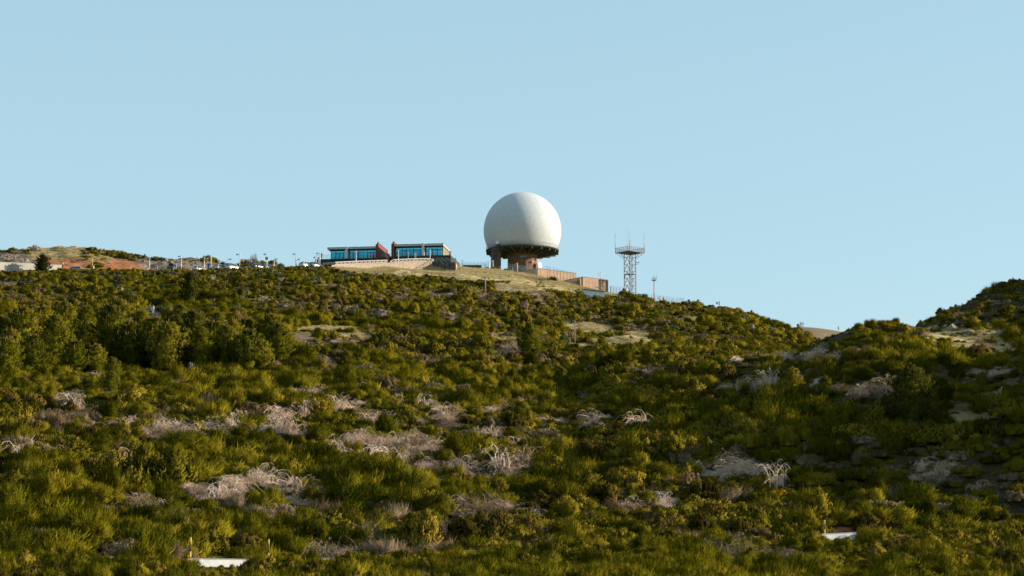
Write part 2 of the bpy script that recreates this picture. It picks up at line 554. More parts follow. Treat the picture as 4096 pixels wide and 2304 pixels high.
# bare saddle path, grassy banks near the top, the cutting by the car park
grass = np.maximum(grass, 0.15 * np.clip((vy - 590) / 20, 0, 1) * (UU > 2900))
bank = np.clip((vy - np.interp(UU, UT, [c[1][0] for c in COLS]) + 14) / 6, 0, 1) * (UU > 1330) * (UU < 2480)
grass = np.maximum(grass, bank)
cutw = np.clip((UU - 150) / 60, 0, 1) * np.clip((575 - UU) / 50, 0, 1)
topv = np.interp(UU, [150, 190, 290, 350, 430, 500, 560, 600], [1058, 1027, 1010, 1018, 1028, 1040, 1052, 1066])
cut = cutw * np.clip((v_g - topv + (fbm(vx, vy, 4.0, 41) - 0.5) * 14) / 5, 0, 1) * (vy > 546) * (vy < 590)
red = np.maximum(red, cut)
rock = ((vy > 551) & (vy < 610) & (UU < 1220)).astype(float)
knoll = np.clip((UU - 110) / 40, 0, 1) * np.clip((330 - UU) / 40, 0, 1) * ((vy > 560) & (vy < 600))
grass = np.maximum(grass, knoll * np.clip((topv - v_g) / 6, 0, 1) * np.clip((v_g - 990) / 6, 0, 1))
rock = rock * (1 - red) * (1 - grass)
pass
f = (np.arange(nU - 1)[:, None] * nD + np.arange(nD - 1)[None, :]).ravel()
faces = np.stack([f, f + nD, f + nD + 1, f + 1], 1)


def ground_material():
    m = NT("hillside_ground")
    p = m.pos()
    def att(nm): return m.n("ShaderNodeAttribute", attribute_name=nm).outputs["Fac"]
    n1, n2, n3 = m.noise(0.35, 6, 0.6, p), m.noise(2.2, 5, 0.6, p), m.noise(0.09, 3, 0.5, p)
    base = m.ramp(m.math("ADD", m.math("MULTIPLY", n2, 0.6), m.math("MULTIPLY", n1, 0.4)), [(0.3, (0.022, 0.018, 0.008)), (0.5, (0.058, 0.043, 0.02)), (0.7, (0.125, 0.09, 0.05))])
    dry = m.ramp(n2, [(0.25, (0.26, 0.19, 0.09)), (0.5, (0.50, 0.385, 0.20)), (0.75, (0.66, 0.54, 0.32))])
    dry = m.mix(m.ramp(n1, [(0.45, (0, 0, 0)), (0.62, (1, 1, 1))]), dry, (0.42, 0.33, 0.14))
    gr = m.ramp(n2, [(0.3, (0.05, 0.055, 0.010)), (0.7, (0.17, 0.175, 0.03))])
    so = m.ramp(n2, [(0.3, (0.11, 0.068, 0.04)), (0.7, (0.28, 0.19, 0.12))])
    rd = m.ramp(m.math("ADD", m.math("MULTIPLY", n1, 0.6), m.math("MULTIPLY", n2, 0.4)), [(0.3, (0.26, 0.085, 0.038)), (0.5, (0.46, 0.175, 0.075)), (0.7, (0.60, 0.30, 0.14))])
    vo = m.n("ShaderNodeTexVoronoi", feature="DISTANCE_TO_EDGE")
    vo.inputs["Scale"].default_value = 0.85
    m.l(p, vo.inputs["Vector"])
    rk = m.ramp(m.math("ADD", m.math("MULTIPLY", n1, 0.5), m.math("MULTIPLY", n2, 0.5)), [(0.3, (0.07, 0.052, 0.036)), (0.5, (0.27, 0.195, 0.135)), (0.7, (0.44, 0.34, 0.25))])
    rk = m.mix(m.ramp(vo.outputs["Distance"], [(0.0, (0.85, 0.85, 0.85)), (0.12, (0, 0, 0))]), rk, (0.06, 0.045, 0.03))
    c = m.mix(att("rock"), base, rk)
    c = m.mix(att("soil"), c, so)
    c = m.mix(att("grass"), c, dry)
    c = m.mix(att("green"), c, gr)
    c = m.mix(att("red"), c, rd)
    return m.principled(c, 0.95, 0, n2, 0.25, 0.7, 0.1)


MAT_GROUND = ground_material()
me = np_mesh("hillside", np.stack([vx, vy, vz], 1), [faces], MAT_GROUND, smooth=True)
for nm, arr in (("grass", grass), ("soil", soil), ("red", red), ("rock", rock), ("green", green)):
    a = me.attributes.new(nm, "FLOAT", "POINT")
    a.data.foreach_set("value", arr.astype(np.float32))
tag(link("hillside", me), kind="structure")
GM = MB()
GM.box(-9000, -9000, -70, 9000, 12000, -66)
tag(GM.build("ground", MAT_GROUND), kind="structure")


def strip(name, u0, u1, du, rows, lift, mat):
    """a sheet laid over the ground; rows are functions u -> D"""
    us = np.arange(u0, u1 + 1, du)
    V, Fc = [], []
    for u in us:
        for r in rows:
            d = r(u)
            q = stand(u, d)
            V.append((q.x, q.y, q.z + lift))
    k = len(rows)
    for i in range(len(us) - 1):
        for j in range(k - 1):
            Fc.append((i * k + j, (i + 1) * k + j, (i + 1) * k + j + 1, i * k + j + 1))
    b = MB(); b.add(V, Fc, True)
    return tag(b.build(name, mat), kind="structure")


MAT_ASPHALT = simple("asphalt", (0.055, 0.055, 0.057), 0.9, var=0.3, scale=8, bump=0.01)
strip("road", -800, 4600, 20, [lambda u, k=k: float(road_d(u)) + 0.8 + k * 1.3 for k in range(6)], 0.03, MAT_ASPHALT)
strip("car_park", -600, 1330, 20, [lambda u, k=k: 531.0 + k * 2.4 for k in range(7)], 0.06, MAT_ASPHALT)
# ------------------------------------------------------------------ plants: meshes
def unit(a):
    return a / np.maximum(np.linalg.norm(a, axis=-1, keepdims=True), 1e-9)


def blades(p0, p1, p2, w, rng):
    """ribbons p0 -> p1 -> p2 tapering to a tip; returns verts, quads, tris"""
    n = len(p0)
    side = unit(np.cross(p2 - p0, rng.normal(size=(n, 3)))) * (np.asarray(w).reshape(-1, 1) / 2)
    V = np.stack([p0 - side, p0 + side, p1 - side * 0.85, p1 + side * 0.85, p2], 1).reshape(-1, 3)
    k = np.arange(n)[:, None] * 5
    return V, k + np.array([[0, 1, 3, 2]]), k + np.array([[2, 3, 4]])


def lobes(r, k, h):
    """a shrub is several mounds grown together: centre, radius, height"""
    out = []
    for i in range(k):
        a, d = r.random() * 2 * PI, (0.0 if i == 0 else 0.35 + 0.45 * r.random())
        out.append((d * math.cos(a), d * math.sin(a), (0.62 if i == 0 else 0.28 + 0.3 * r.random()), h * (0.95 if i == 0 else 0.4 + 0.6 * r.random())))
    return out


def broom_mesh(name, seed, mat, n_spray=46, per=62, h=1.0, w=0.034, k=5, leaf=0.62, up=1.0):
    """broom: many upright sprays of fine green shoots on a cluster of uneven mounds"""
    r = np.random.default_rng(seed)
    V, Q, T, NN, off = [], [], [], [], 0
    L_ = lobes(r, k, h)
    wt_ = np.array([l[2] * (l[2] + l[3]) for l in L_]); wt_ /= wt_.sum()
    for i in range(n_spray):
        lx_, ly_, lr, lh = L_[r.choice(len(L_), p=wt_)]
        ph, ct = r.random() * 2 * PI, r.random() ** 0.85
        st = math.sqrt(1 - ct * ct)
        lump = 0.74 + 0.42 * r.random()
        out = np.array([math.cos(ph), math.sin(ph), 0.0])
        c = np.array([lx_, ly_, 0]) + out * st * lump * lr + np.array([0, 0, (0.06 + 0.9 * ct) * lh * lump * 0.85])
        d = unit(out * (0.2 + 0.5 * st) + np.array([0, 0, 0.95 * up]) + r.normal(size=3) * 0.2)
        root = c - d * leaf * 0.7
        n = per
        lf = leaf * (0.7 + 0.7 * r.random())
        off2 = r.normal(size=(n, 3)) * np.array([0.07, 0.07, 0.045])
        p0 = root + off2 * 0.6
        dd = unit(d + r.normal(size=(n, 3)) * 0.42)
        L = lf * (0.6 + 0.65 * r.random((n, 1)))
        p1 = p0 + dd * L * 0.5
        p2 = p1 + unit(dd + np.array([0, 0, 0.35]) + r.normal(size=(n, 3)) * 0.14) * L * 0.55
        v, q, t = blades(p0 + off2 * 0.5, p1 + off2, p2 + off2, w * (0.7 + 0.6 * r.random(n)), r)
        V.append(v); Q.append(q + off); T.append(t + off); off += len(v)
        NN.append(mound_normals(v, np.array([lx_, ly_, 0.05]), c - d * leaf * 0.6, lh / lr, r))
    return leafy(name, V, NN, Q, T, mat, L_, r)


def mound_normals(v, m, c, h, r):
    """the lie of the foliage: outward over its mound and round its own spray, ruffled"""
    dome = unit((v - m) * np.array([1, 1, 0.9 / max(h, 0.3)]))
    return unit(dome * 0.6 + unit(v - c) * 0.6 + r.normal(size=v.shape) * 0.14)


def leafy(name, V, NN, Q, T, mat, L_, r):
    """leaf faces turned outward, a leafy core that lets no light through, normals along the lie of the foliage"""
    V, NN, Q = np.concatenate(V), np.concatenate(NN), np.concatenate(Q)
    T = np.concatenate(T) if T else np.zeros((0, 3), int)
    V[:, 2] = np.maximum(V[:, 2], -0.12)
    for A in (Q, T):
        if not len(A): continue
        fn = np.cross(V[A[:, 1]] - V[A[:, 0]], V[A[:, 2]] - V[A[:, 0]])
        m = (fn * NN[A[:, 0]]).sum(1) < 0
        A[m] = A[m][:, ::-1]
    bm = bmesh.new()
    bmesh.ops.create_icosphere(bm, subdivisions=2, radius=1.0)
    sv = np.array([v.co for v in bm.verts]); sf = np.array([[v.index for v in f_.verts] for f_ in bm.faces])
    bm.free()
    allV, allN, F3, n0 = [V], [NN], ([T] if len(T) else []), len(V)
    for lx_, ly_, lr, lh in L_:
        cv = sv * (0.50 + 0.16 * r.random((len(sv), 1))) * np.array([lr, lr, lh * 0.9])
        cn = unit(cv * np.array([1, 1, lr / lh]) + r.normal(size=cv.shape) * 0.12 * lr)
        cv = cv + np.array([lx_, ly_, 0])
        cv[:, 2] = np.maximum(cv[:, 2], -0.1)
        allV.append(cv); allN.append(cn); F3.append(sf + n0); n0 += len(cv)
    me = np_mesh(name, np.concatenate(allV), [Q, np.concatenate(F3)], mat, smooth=True)
    allN = np.concatenate(allN)
    if len(me.vertices) == len(allN): me.normals_split_custom_set_from_vertices(allN.tolist())
    return me


def heath_mesh(name, seed, mat, n_blob=40, per=85, h=0.85, size=0.085, k=4):
    """heath: clumps of small leaf sprigs over a few uneven mounds"""
    r = np.random.default_rng(seed)
    V, Q, NN, off = [], [], [], 0
    L_ = lobes(r, k, h)
    wt_ = np.array([l[2] * (l[2] + l[3]) for l in L_]); wt_ /= wt_.sum()
    for i in range(n_blob):
        lx_, ly_, lr, lh = L_[r.choice(len(L_), p=wt_)]
        ph, ct = r.random() * 2 * PI, r.random() ** 0.9
        st = math.sqrt(1 - ct * ct)
        lump = 0.72 + 0.45 * r.random()
        c = np.array([lx_ + math.cos(ph) * st * lump * lr, ly_ + math.sin(ph) * st * lump * lr, (0.04 + 0.85 * ct) * lh * lump])
        rb = 0.10 + 0.12 * r.random()
        dirs = unit(r.normal(size=(per, 3)) + np.array([0, 0, 0.5]))
        p = c + dirs * rb * (0.45 + 0.75 * r.random((per, 1))) * np.array([1, 1, 1.25])
        up = unit(dirs * 0.6 + np.array([0, 0, 0.9]) + r.normal(size=(per, 3)) * 0.35)
        sd = unit(np.cross(up, r.normal(size=(per, 3))))
        s = size * (0.6 + 0.8 * r.random((per, 1)))
        v = np.stack([p - up * s * 0.9, p + sd * s * 0.34, p + up * s * 1.1, p - sd * s * 0.34], 1).reshape(-1, 3)
        V.append(v); Q.append(np.arange(per)[:, None] * 4 + np.arange(4)[None, :] + off); off += len(v)
        NN.append(mound_normals(v, np.array([lx_, ly_, 0.05]), c - np.array([0, 0, rb * 0.5]), lh / lr, r))
    return leafy(name, V, NN, Q, None, mat, L_, r)


def tubes3(paths, radii):
    """three-sided twigs along paths (n, m, 3); radii (n, m)"""
    n, m, _ = paths.shape
    t = unit(np.gradient(paths, axis=1))
    ref = np.where(np.abs(t[..., 2:3]) > 0.9, np.array([1.0, 0, 0]), np.array([0, 0, 1.0]))
    a = unit(np.cross(t, ref)); b = np.cross(a, t)
    ring = []
    for k in range(3):
        w = 2 * PI * k / 3
        ring.append(paths + (a * math.cos(w) + b * math.sin(w)) * radii[..., None])
    V = np.stack(ring, 2).reshape(-1, 3)
    q = []
    base = np.arange(n)[:, None] * (m * 3)
    for j in range(m - 1):
        for k in range(3):
            k2 = (k + 1) % 3
            q.append(base + np.array([[j * 3 + k, (j + 1) * 3 + k, (j + 1) * 3 + k2, j * 3 + k2]]))
    return V, np.concatenate(q)


def dead_mesh(name, seed, mat, n=120, arch=1.0, rad=0.015, lean=(0.5, 0), twig=3, hh=1.0):
    """dead broom: bleached stems that arch over and hang"""
    r = np.random.default_rng(seed)
    m = 8
    s = np.linspace(0, 1, m)[None, :]
    ph = r.random(n) * 2 * PI
    L = 0.7 + 0.75 * r.random(n)
    out = np.stack([np.cos(ph) + lean[0], np.sin(ph) + lean[1]], 1) * (0.35 + 0.75 * r.random((n, 1)))
    H = hh * (0.45 + 0.6 * r.random(n)) * L
    base = r.normal(size=(n, 2)) * 0.22
    xy = base[:, None, :] + out[:, None, :] * (L[:, None] * s ** 1.25)[..., None]
    droop = arch * (0.35 + 0.6 * r.random((n, 1)))
    z = H[:, None] * (1.9 * s - (0.9 + droop) * s ** 2.3 + 0.15 * s) - 0.05
    z = np.maximum(z, 0.02 + 0.10 * r.random((n, 1)))
    paths = np.concatenate([xy, z[..., None]], 2) + np.cumsum(r.normal(size=(n, m, 3)) * 0.045, axis=1)
    R = rad * (1.25 - 0.85 * s) * (0.7 + 0.6 * r.random((n, 1)))
    V1, Q1 = tubes3(paths, R)
    # side twigs
    k = r.integers(2, m - 1, size=(n * twig,))
    src = np.repeat(np.arange(n), twig)
    p0 = paths[src, k]
    d = unit(paths[src, np.minimum(k + 1, m - 1)] - paths[src, k - 1] + r.normal(size=(n * twig, 3)) * 0.28)
    ll = (0.14 + 0.30 * r.random((n * twig, 1)))
    p1 = p0 + d * ll * 0.5 + r.normal(size=p0.shape) * 0.02
    p2 = p0 + d * ll + np.array([0, 0, -0.10]) * ll / 0.3
    tp = np.stack([p0, p1, p2], 1)
    V2, Q2 = tubes3(tp, np.full((n * twig, 3), rad * 0.55) * np.array([[1, 0.8, 0.4]]))
    return np_mesh(name, np.concatenate([V1, V2]), [np.concatenate([Q1, Q2 + len(V1)])], mat)


BROOM = [(0.15, (0.0640, 0.0558, 0.0036)), (0.42, (0.1480, 0.1246, 0.0081)), (0.68, (0.2400, 0.1897, 0.0126)), (0.92, (0.3000, 0.2232, 0.0198))]
HEATH = [(0.12, (0.0546, 0.0528, 0.0060)), (0.40, (0.1470, 0.1232, 0.0110)), (0.65, (0.2467, 0.1815, 0.0180)), (0.90, (0.3255, 0.2145, 0.0320))]
BROWN = [(0.15, (0.13, 0.085, 0.040)), (0.5, (0.24, 0.160, 0.085)), (0.85, (0.36, 0.265, 0.165))]
GREY = [(0.2, (0.085, 0.105, 0.045)), (0.8, (0.16, 0.18, 0.085))]
M_BROOM = foliage("broom_green", BROOM, 0.12)
M_HEATH = foliage("heath_olive", HEATH, 0.1)
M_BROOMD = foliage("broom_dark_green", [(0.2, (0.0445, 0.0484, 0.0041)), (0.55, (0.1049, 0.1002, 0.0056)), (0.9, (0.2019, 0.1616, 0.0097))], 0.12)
M_HEATHD = foliage("heath_dark", [(0.2, (0.0473, 0.0374, 0.0080)), (0.55, (0.1103, 0.0792, 0.0140)), (0.9, (0.1995, 0.1265, 0.0280))], 0.1)
M_BROWN = foliage("heath_brown", BROWN, 0.15)
M_GREY = foliage("shrub_grey_green", GREY, 0.2)
M_FLOWER = foliage("gorse_flower", [(0.2, (0.42, 0.22, 0.004)), (0.8, (0.62, 0.36, 0.008))], 0.2)
M_DEAD = foliage("dead_wood", [(0.15, (0.44, 0.28, 0.18)), (0.5, (0.68, 0.49, 0.36)), (0.85, (0.80, 0.63, 0.49))], 0.0, 0.2)
M_DEADP = foliage("dead_wood_pinkish", [(0.15, (0.34, 0.20, 0.13)), (0.5, (0.56, 0.38, 0.27)), (0.85, (0.70, 0.52, 0.40))], 0.0, 0.2)
M_DEADB = foliage("dead_wood_brown", [(0.15, (0.11, 0.07, 0.045)), (0.5, (0.20, 0.14, 0.095)), (0.85, (0.30, 0.225, 0.165))], 0.0, 0.2)
M_STRAW = foliage("dry_grass_blade", [(0.15, (0.38, 0.28, 0.12)), (0.5, (0.56, 0.44, 0.22)), (0.85, (0.66, 0.56, 0.33))], 0.2, 0.3)
M_NEEDLE = foliage("pine_needle", [(0.15, (0.0703, 0.0791, 0.0050)), (0.5, (0.1641, 0.1581, 0.0088)), (0.85, (0.2891, 0.2300, 0.0150))], 0.2)
M_NEEDLED = foliage("pine_needle_dark", [(0.15, (0.016, 0.022, 0.005)), (0.6, (0.035, 0.042, 0.008)), (0.9, (0.065, 0.064, 0.012))], 0.15)
M_NEEDLE2 = foliage("pine_needle_mid", [(0.15, (0.030, 0.038, 0.005)), (0.6, (0.070, 0.076, 0.008)), (0.9, (0.14, 0.13, 0.014))], 0.15)
M_CANDLE = simple("pine_candle", (0.34, 0.19, 0.08), 0.8, var=0.3)
M_BARK = simple("pine_bark", (0.11, 0.075, 0.05), 0.95, var=0.35, scale=9, bump=0.02)

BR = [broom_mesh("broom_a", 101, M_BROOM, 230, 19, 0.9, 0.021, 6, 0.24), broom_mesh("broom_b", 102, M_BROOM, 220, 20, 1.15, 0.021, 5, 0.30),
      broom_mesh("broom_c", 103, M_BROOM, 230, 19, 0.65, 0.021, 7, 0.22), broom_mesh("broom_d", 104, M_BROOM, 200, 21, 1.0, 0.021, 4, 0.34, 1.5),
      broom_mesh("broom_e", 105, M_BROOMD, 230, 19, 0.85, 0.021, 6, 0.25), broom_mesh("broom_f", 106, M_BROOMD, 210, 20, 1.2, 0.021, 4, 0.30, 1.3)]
HE = [heath_mesh("heath_a", 111, M_HEATH, 80, 60, 0.8, 0.07, 5), heath_mesh("heath_b", 112, M_HEATH, 84, 56, 1.05, 0.07, 4), heath_mesh("heath_c", 113, M_HEATH, 80, 60, 0.6, 0.065, 6),
      heath_mesh("heath_d", 114, M_HEATHD, 80, 58, 0.85, 0.07, 5)]
BN = [heath_mesh("brown_a", 121, M_BROWN, 62, 60, 0.8, 0.06, 5), broom_mesh("brown_b", 122, M_BROWN, 150, 18, 0.9, 0.015, 5, 0.3)]
GY = [heath_mesh("grey_a", 131, M_GREY, 66, 60, 0.8, 0.065, 5)]
DE = [dead_mesh("dead_a", 141, M_DEAD, 40, 1.1, 0.016, (0.5, 0), 5, 1.15), dead_mesh("dead_b", 142, M_DEAD, 46, 1.3, 0.016, (0.7, 0.2), 5, 1.0),
      dead_mesh("dead_c", 143, M_DEAD, 34, 0.8, 0.017, (0.2, -0.2), 6, 1.4), dead_mesh("dead_d", 144, M_DEADB, 50, 1.0, 0.013, (0.4, 0.2), 6, 1.1)]

DT = [dead_mesh("dead_twig_a", 145, M_DEAD, 60, 1.2, 0.010, (0.5, 0.1), 4, 0.75), dead_mesh("dead_twig_b", 146, M_DEADP, 70, 1.0, 0.009, (0.3, 0.2), 5, 0.9),
      dead_mesh("dead_twig_c", 147, M_DEADB, 60, 1.1, 0.010, (0.4, -0.2), 4, 0.8)]


def flower_mesh(name, seed, n=340, h=0.85):
    r = np.random.default_rng(seed)
    V, Q = [], []
    c = []
    for i in range(9):
        ph, ct = r.random() * 2 * PI, 0.25 + 0.7 * r.random()
        st = math.sqrt(1 - ct * ct)
        c.append([math.cos(ph) * st * 0.95, math.sin(ph) * st * 0.95, (0.15 + 0.78 * ct) * h])
    c = np.array(c)[r.integers(0, 9, n)]
    p = c + r.normal(size=(n, 3)) * 0.13
    a = unit(r.normal(size=(n, 3))); b = unit(np.cross(a, r.normal(size=(n, 3))))
    s = 0.055 * (0.6 + 0.8 * r.random((n, 1)))
    V = np.stack([p - a * s, p - b * s, p + a * s, p + b * s], 1).reshape(-1, 3)
    return np_mesh(name, V, [np.arange(n * 4).reshape(-1, 4)], M_FLOWER)


FL = [flower_mesh("bloom_a", 151), flower_mesh("bloom_b", 152, 560), flower_mesh("bloom_c", 153, 140)]


def tuft_mesh(name, seed, mat, n=46, L=0.42, w=0.02):
    r = np.random.default_rng(seed)
    p0 = np.concatenate([r.normal(size=(n, 2)) * 0.16, np.zeros((n, 1)) - 0.03], 1)
    d = unit(np.concatenate([r.normal(size=(n, 2)) * 0.45, np.ones((n, 1))], 1))
    l = L * (0.6 + 0.7 * r.random((n, 1)))
    p1 = p0 + d * l * 0.55
    p2 = p1 + unit(d + np.concatenate([r.normal(size=(n, 2)) * 0.5, np.zeros((n, 1))], 1)) * l * 0.5
    v, q, t = blades(p0, p1, p2, w * np.ones(n), r)
    return np_mesh(name, v, [q, t], mat)


TF = [tuft_mesh("tuft_a", 161, M_STRAW), tuft_mesh("tuft_b", 162, M_STRAW, 60, 0.3)]

# ---- pines
def pine_meshes(seed, H, R, n_whorl, needle_mat, tuft=26, cand=True, bushy=1.0):
    r = np.random.default_rng(seed)
    tips, dirs, brs = [], [], []
    for i in range(n_whorl):
        t = i / max(1, n_whorl - 1)
        z = H * (0.06 + 0.86 * t)
        rad = R * (1 - t ** 3.2 * 0.72) * (0.75 if i == 0 else 1.0)
        nb = int(round((9 - 3 * t) * bushy))
        a0 = r.random() * 6.28
        for k in range(nb):
            a = a0 + 2 * PI * k / nb + r.normal() * 0.2
            o = np.array([math.cos(a), math.sin(a), 0])
            rr = rad * (0.55 + 0.65 * r.random())
            path = [np.array([0, 0, z]), np.array([0, 0, z]) + o * rr * 0.55 + np.array([0, 0, 0.10 * rr]), np.array([0, 0, z]) + o * rr + np.array([0, 0, 0.42 * rr * (0.6 + 0.6 * r.random())])]
            brs.append(path)
            for s, j in ((0.45, 1), (0.65, 2), (0.82, 3), (1.0, 3)):
                for q in range(j):
                    p = path[0] * (1 - s) ** 2 + 2 * path[1] * s * (1 - s) + path[2] * s * s
                    side = np.cross(o, [0, 0, 1.0]) * (r.normal() * 0.22 * rr)
                    tips.append(p + side + np.array([0, 0, r.random() * 0.12 * rr]))
                    dirs.append(unit(o * 0.45 + np.array([0, 0, 0.9]) + r.normal(size=3) * 0.25))
    for q in range(4):
        tips.append(np.array([0, 0, H * (0.9 + 0.03 * q)]) + r.normal(size=3) * 0.05); dirs.append(np.array([0, 0, 1.0]))
    tips, dirs = np.array(tips), np.array(dirs)
    n = len(tips)
    # needles round each shoot
    sh = np.repeat(np.arange(n), tuft)
    N = len(sh)
    s0 = r.random((N, 1))
    p0 = tips[sh] + dirs[sh] * (s0 - 0.6) * 0.42
    d = unit(dirs[sh] * 0.75 + unit(r.normal(size=(N, 3))) * 0.9)
    L = 0.20 * (0.7 + 0.6 * r.random((N, 1)))
    v, qd, tr = blades(p0, p0 + d * L * 0.55, p0 + d * L + np.array([0, 0, -0.01]), 0.034 * np.ones(N), r)
    # needles face outward; their normals follow the tufts, so that tufts shade as tufts
    ax = v * np.array([1, 1, 0]) + np.array([0, 0, 0.25 * R])
    tc = np.repeat(tips[sh] - dirs[sh] * 0.32, 5, axis=0)
    NN = unit(unit(ax) * 0.55 + unit(v - tc) * 0.7 + r.normal(size=v.shape) * 0.15)
    for A in (qd, tr):
        fn = np.cross(v[A[:, 1]] - v[A[:, 0]], v[A[:, 2]] - v[A[:, 0]])
        fl = (fn * NN[A[:, 0]]).sum(1) < 0
        A[fl] = A[fl][:, ::-1]
    # the close inner foliage
    cb = MB()
    prof = []
    for q in range(9):
        t = q / 8
        prof.append((max(0.03, R * (1 - t ** 3.2 * 0.8) * 0.50 * (0.75 if q == 0 else 1)), H * (0.10 + 0.82 * t)))
    cb.lathe(prof, 14)
    cv = np.array(cb.v); cv[:, :2] *= (0.8 + 0.4 * r.random((len(cv), 1)))
    cf = np.array([f_ for f_ in cb.f if len(f_) == 4]) + len(v)
    cn = unit(cv * np.array([1, 1, 0]) + np.array([0, 0, 0.3 * R]))
    crown = np_mesh("pine_crown", np.concatenate([v, cv]), [qd, tr, cf], needle_mat, smooth=True)
    aN = np.concatenate([NN, cn])
    if len(crown.vertices) == len(aN): crown.normals_split_custom_set_from_vertices(aN.tolist())
    b = MB()
    b.tube([(0, 0, -0.3), (0.02, 0.01, H * 0.45), (0, 0, H * 0.97)], [0.035 * H ** 0.9 * 0.75, 0.018 * H, 0.012], 8)
    for path in brs: b.tube(path, [0.035, 0.024, 0.012], 5, cap=False)
    trunk = b.mesh("pine_trunk", M_BARK)
    c = MB()
    k = r.permutation(n)[: int(n * 0.2)]
    for i in list(k) + [n - 1]:
        if tips[i][2] < H * 0.30: continue
        l = 0.17 + 0.16 * r.random()
        e = tips[i] + dirs[i] * 0.14
        c.tube([e, e + np.array([0, 0, l]) + dirs[i] * 0.04], [0.022, 0.010], 4, cap=False)
    candle = c.mesh("pine_candles", M_CANDLE) if cand else None
    return trunk, crown, candle


PINES = [pine_meshes(201, 4.6, 1.35, 10, M_NEEDLE), pine_meshes(202, 5.2, 1.6, 11, M_NEEDLE), pine_meshes(203, 4.0, 1.5, 8, M_NEEDLE),
         pine_meshes(204, 5.0, 1.9, 10, M_NEEDLED, 28, False), pine_meshes(205, 7.4, 2.7, 15, M_NEEDLE2, 28, True, 1.6)]
_pine_proto = {}


def pine(u, v, hpx, var, label, group=None, D=None, wide=1.0):
    q = hit(u, v) if D is None else stand(u, D)
    H0 = (4.6, 5.2, 4.0, 5.0, 7.4)[var]
    s = hpx * 1.12 * q.y / F / H0
    if var not in _pine_proto:
        o = thing("pine_tree", label, "tree", q, random.random() * 6, group)
        tr, cr, ca = PINES[var]
        link("trunk", tr, o); link("crown", cr, o)
        if ca: tag(link("candles", ca, o), kind="stuff")
        _pine_proto[var] = o
    else:
        o = dup(_pine_proto[var], q, random.random() * 6, label, group)
        if not group and "group" in o: del o["group"]
    o.scale = (s * wide, s * wide, s)
    o.location.z -= 0.05
    PINE_AT.append((q.x, q.y, 1.3 * s * wide))
    return o


PINE_AT = []
# ------------------------------------------------------------------ pines
def zone(u, v):
    """a place on the hillside one can find in the photograph"""
    side = "left" if u < 1365 else ("centre" if u < 2731 else "right")
    if v > 2235: return "at the very front, " + side
    if v > 2050: return "above the parapet, " + side
    if v > 1850: return "low on the slope, " + side
    if v > 1650: return "among bleached scrub, " + side
    if v > 1480: return "half way up, " + side
    return "on the upper slope, " + side


GRP = "young pines in the thicket on the left slope"
PG = [(40, 1480, 150, 1), (130, 1492, 130, 2), (215, 1470, 190, 1), (300, 1500, 120, 2), (90, 1420, 170, 0), (10, 1400, 120, 0), (170, 1385, 140, 2), (255, 1375, 150, 0),
      (345, 1410, 165, 1), (440, 1440, 200, 1), (520, 1475, 170, 0), (560, 1420, 160, 1), (480, 1370, 150, 2), (400, 1350, 110, 0), (610, 1470, 175, 2), (670, 1500, 190, 1),
      (735, 1485, 150, 0), (800, 1490, 165, 1), (850, 1455, 150, 2), (905, 1480, 160, 1), (990, 1492, 150, 2), (1040, 1490, 120, 0), (1110, 1460, 150, 1), (1080, 1400, 130, 0),
      (770, 1410, 150, 0), (705, 1400, 125, 1), (640, 1390, 95, 0), (572, 1352, 70, 2), (720, 1330, 100, 0), (790, 1345, 90, 0), (540, 1305, 110, 2), (930, 1415, 120, 0),
      (985, 1400, 110, 2), (1000, 1340, 60, 0), (870, 1370, 110, 1), (420, 1310, 80, 2), (330, 1300, 70, 0), (230, 1290, 75, 2), (130, 1310, 80, 0), (60, 1330, 85, 1),
      (690, 1305, 55, 2), (20, 1500, 130, 2), (380, 1500, 110, 0), (450, 1510, 70, 2), (1150, 1440, 90, 2)]
for i, (u, v, h, k) in enumerate(PG):
    w = "broad bushy" if k == 2 else ("tall" if h > 155 else "small" if h < 95 else "slender")
    pine(u, v, h, k, "%s young pine with pale upright candles in the thicket on the left slope" % w, GRP, wide=1.25 if k != 1 else 1.15)
pine(3640, 1725, 235, 4, "largest dark pine with pale candles beside the grass clearing on the right")
pine(3170, 1608, 120, 1, "bushy green conical pine beside white dead brush on the right slope", wide=1.2)
pine(3302, 1612, 88, 0, "small pine with reddish candles right of the bushy conical pine")
pine(2116, 1420, 112, 2, "rounded dark pine with tan candles below the thin wooden poles", wide=1.0)
pine(2406, 1412, 60, 2, "small rounded pine by the tan grass patch in the middle")
pine(758, 1222, 120, 3, "solitary dark tree high on the left hillside above the walkers", wide=0.75)
pine(2250, 1560, 80, 0, "small pine with pinkish candles in the middle of the slope")
pine(1525, 1395, 56, 0, "tiny dark pine sapling in the broom, centre left")
pine(440, 1585, 90, 1, "young pine standing below the thicket with a tuft of tan candles", wide=1.1)
pine(165, 1086, 66, 3, "dark bushy tree in front of the long pale road wall", D=525, wide=1.25)
pine(3930, 1560, 60, 0, "small pine beneath the rocky hill at the right edge")

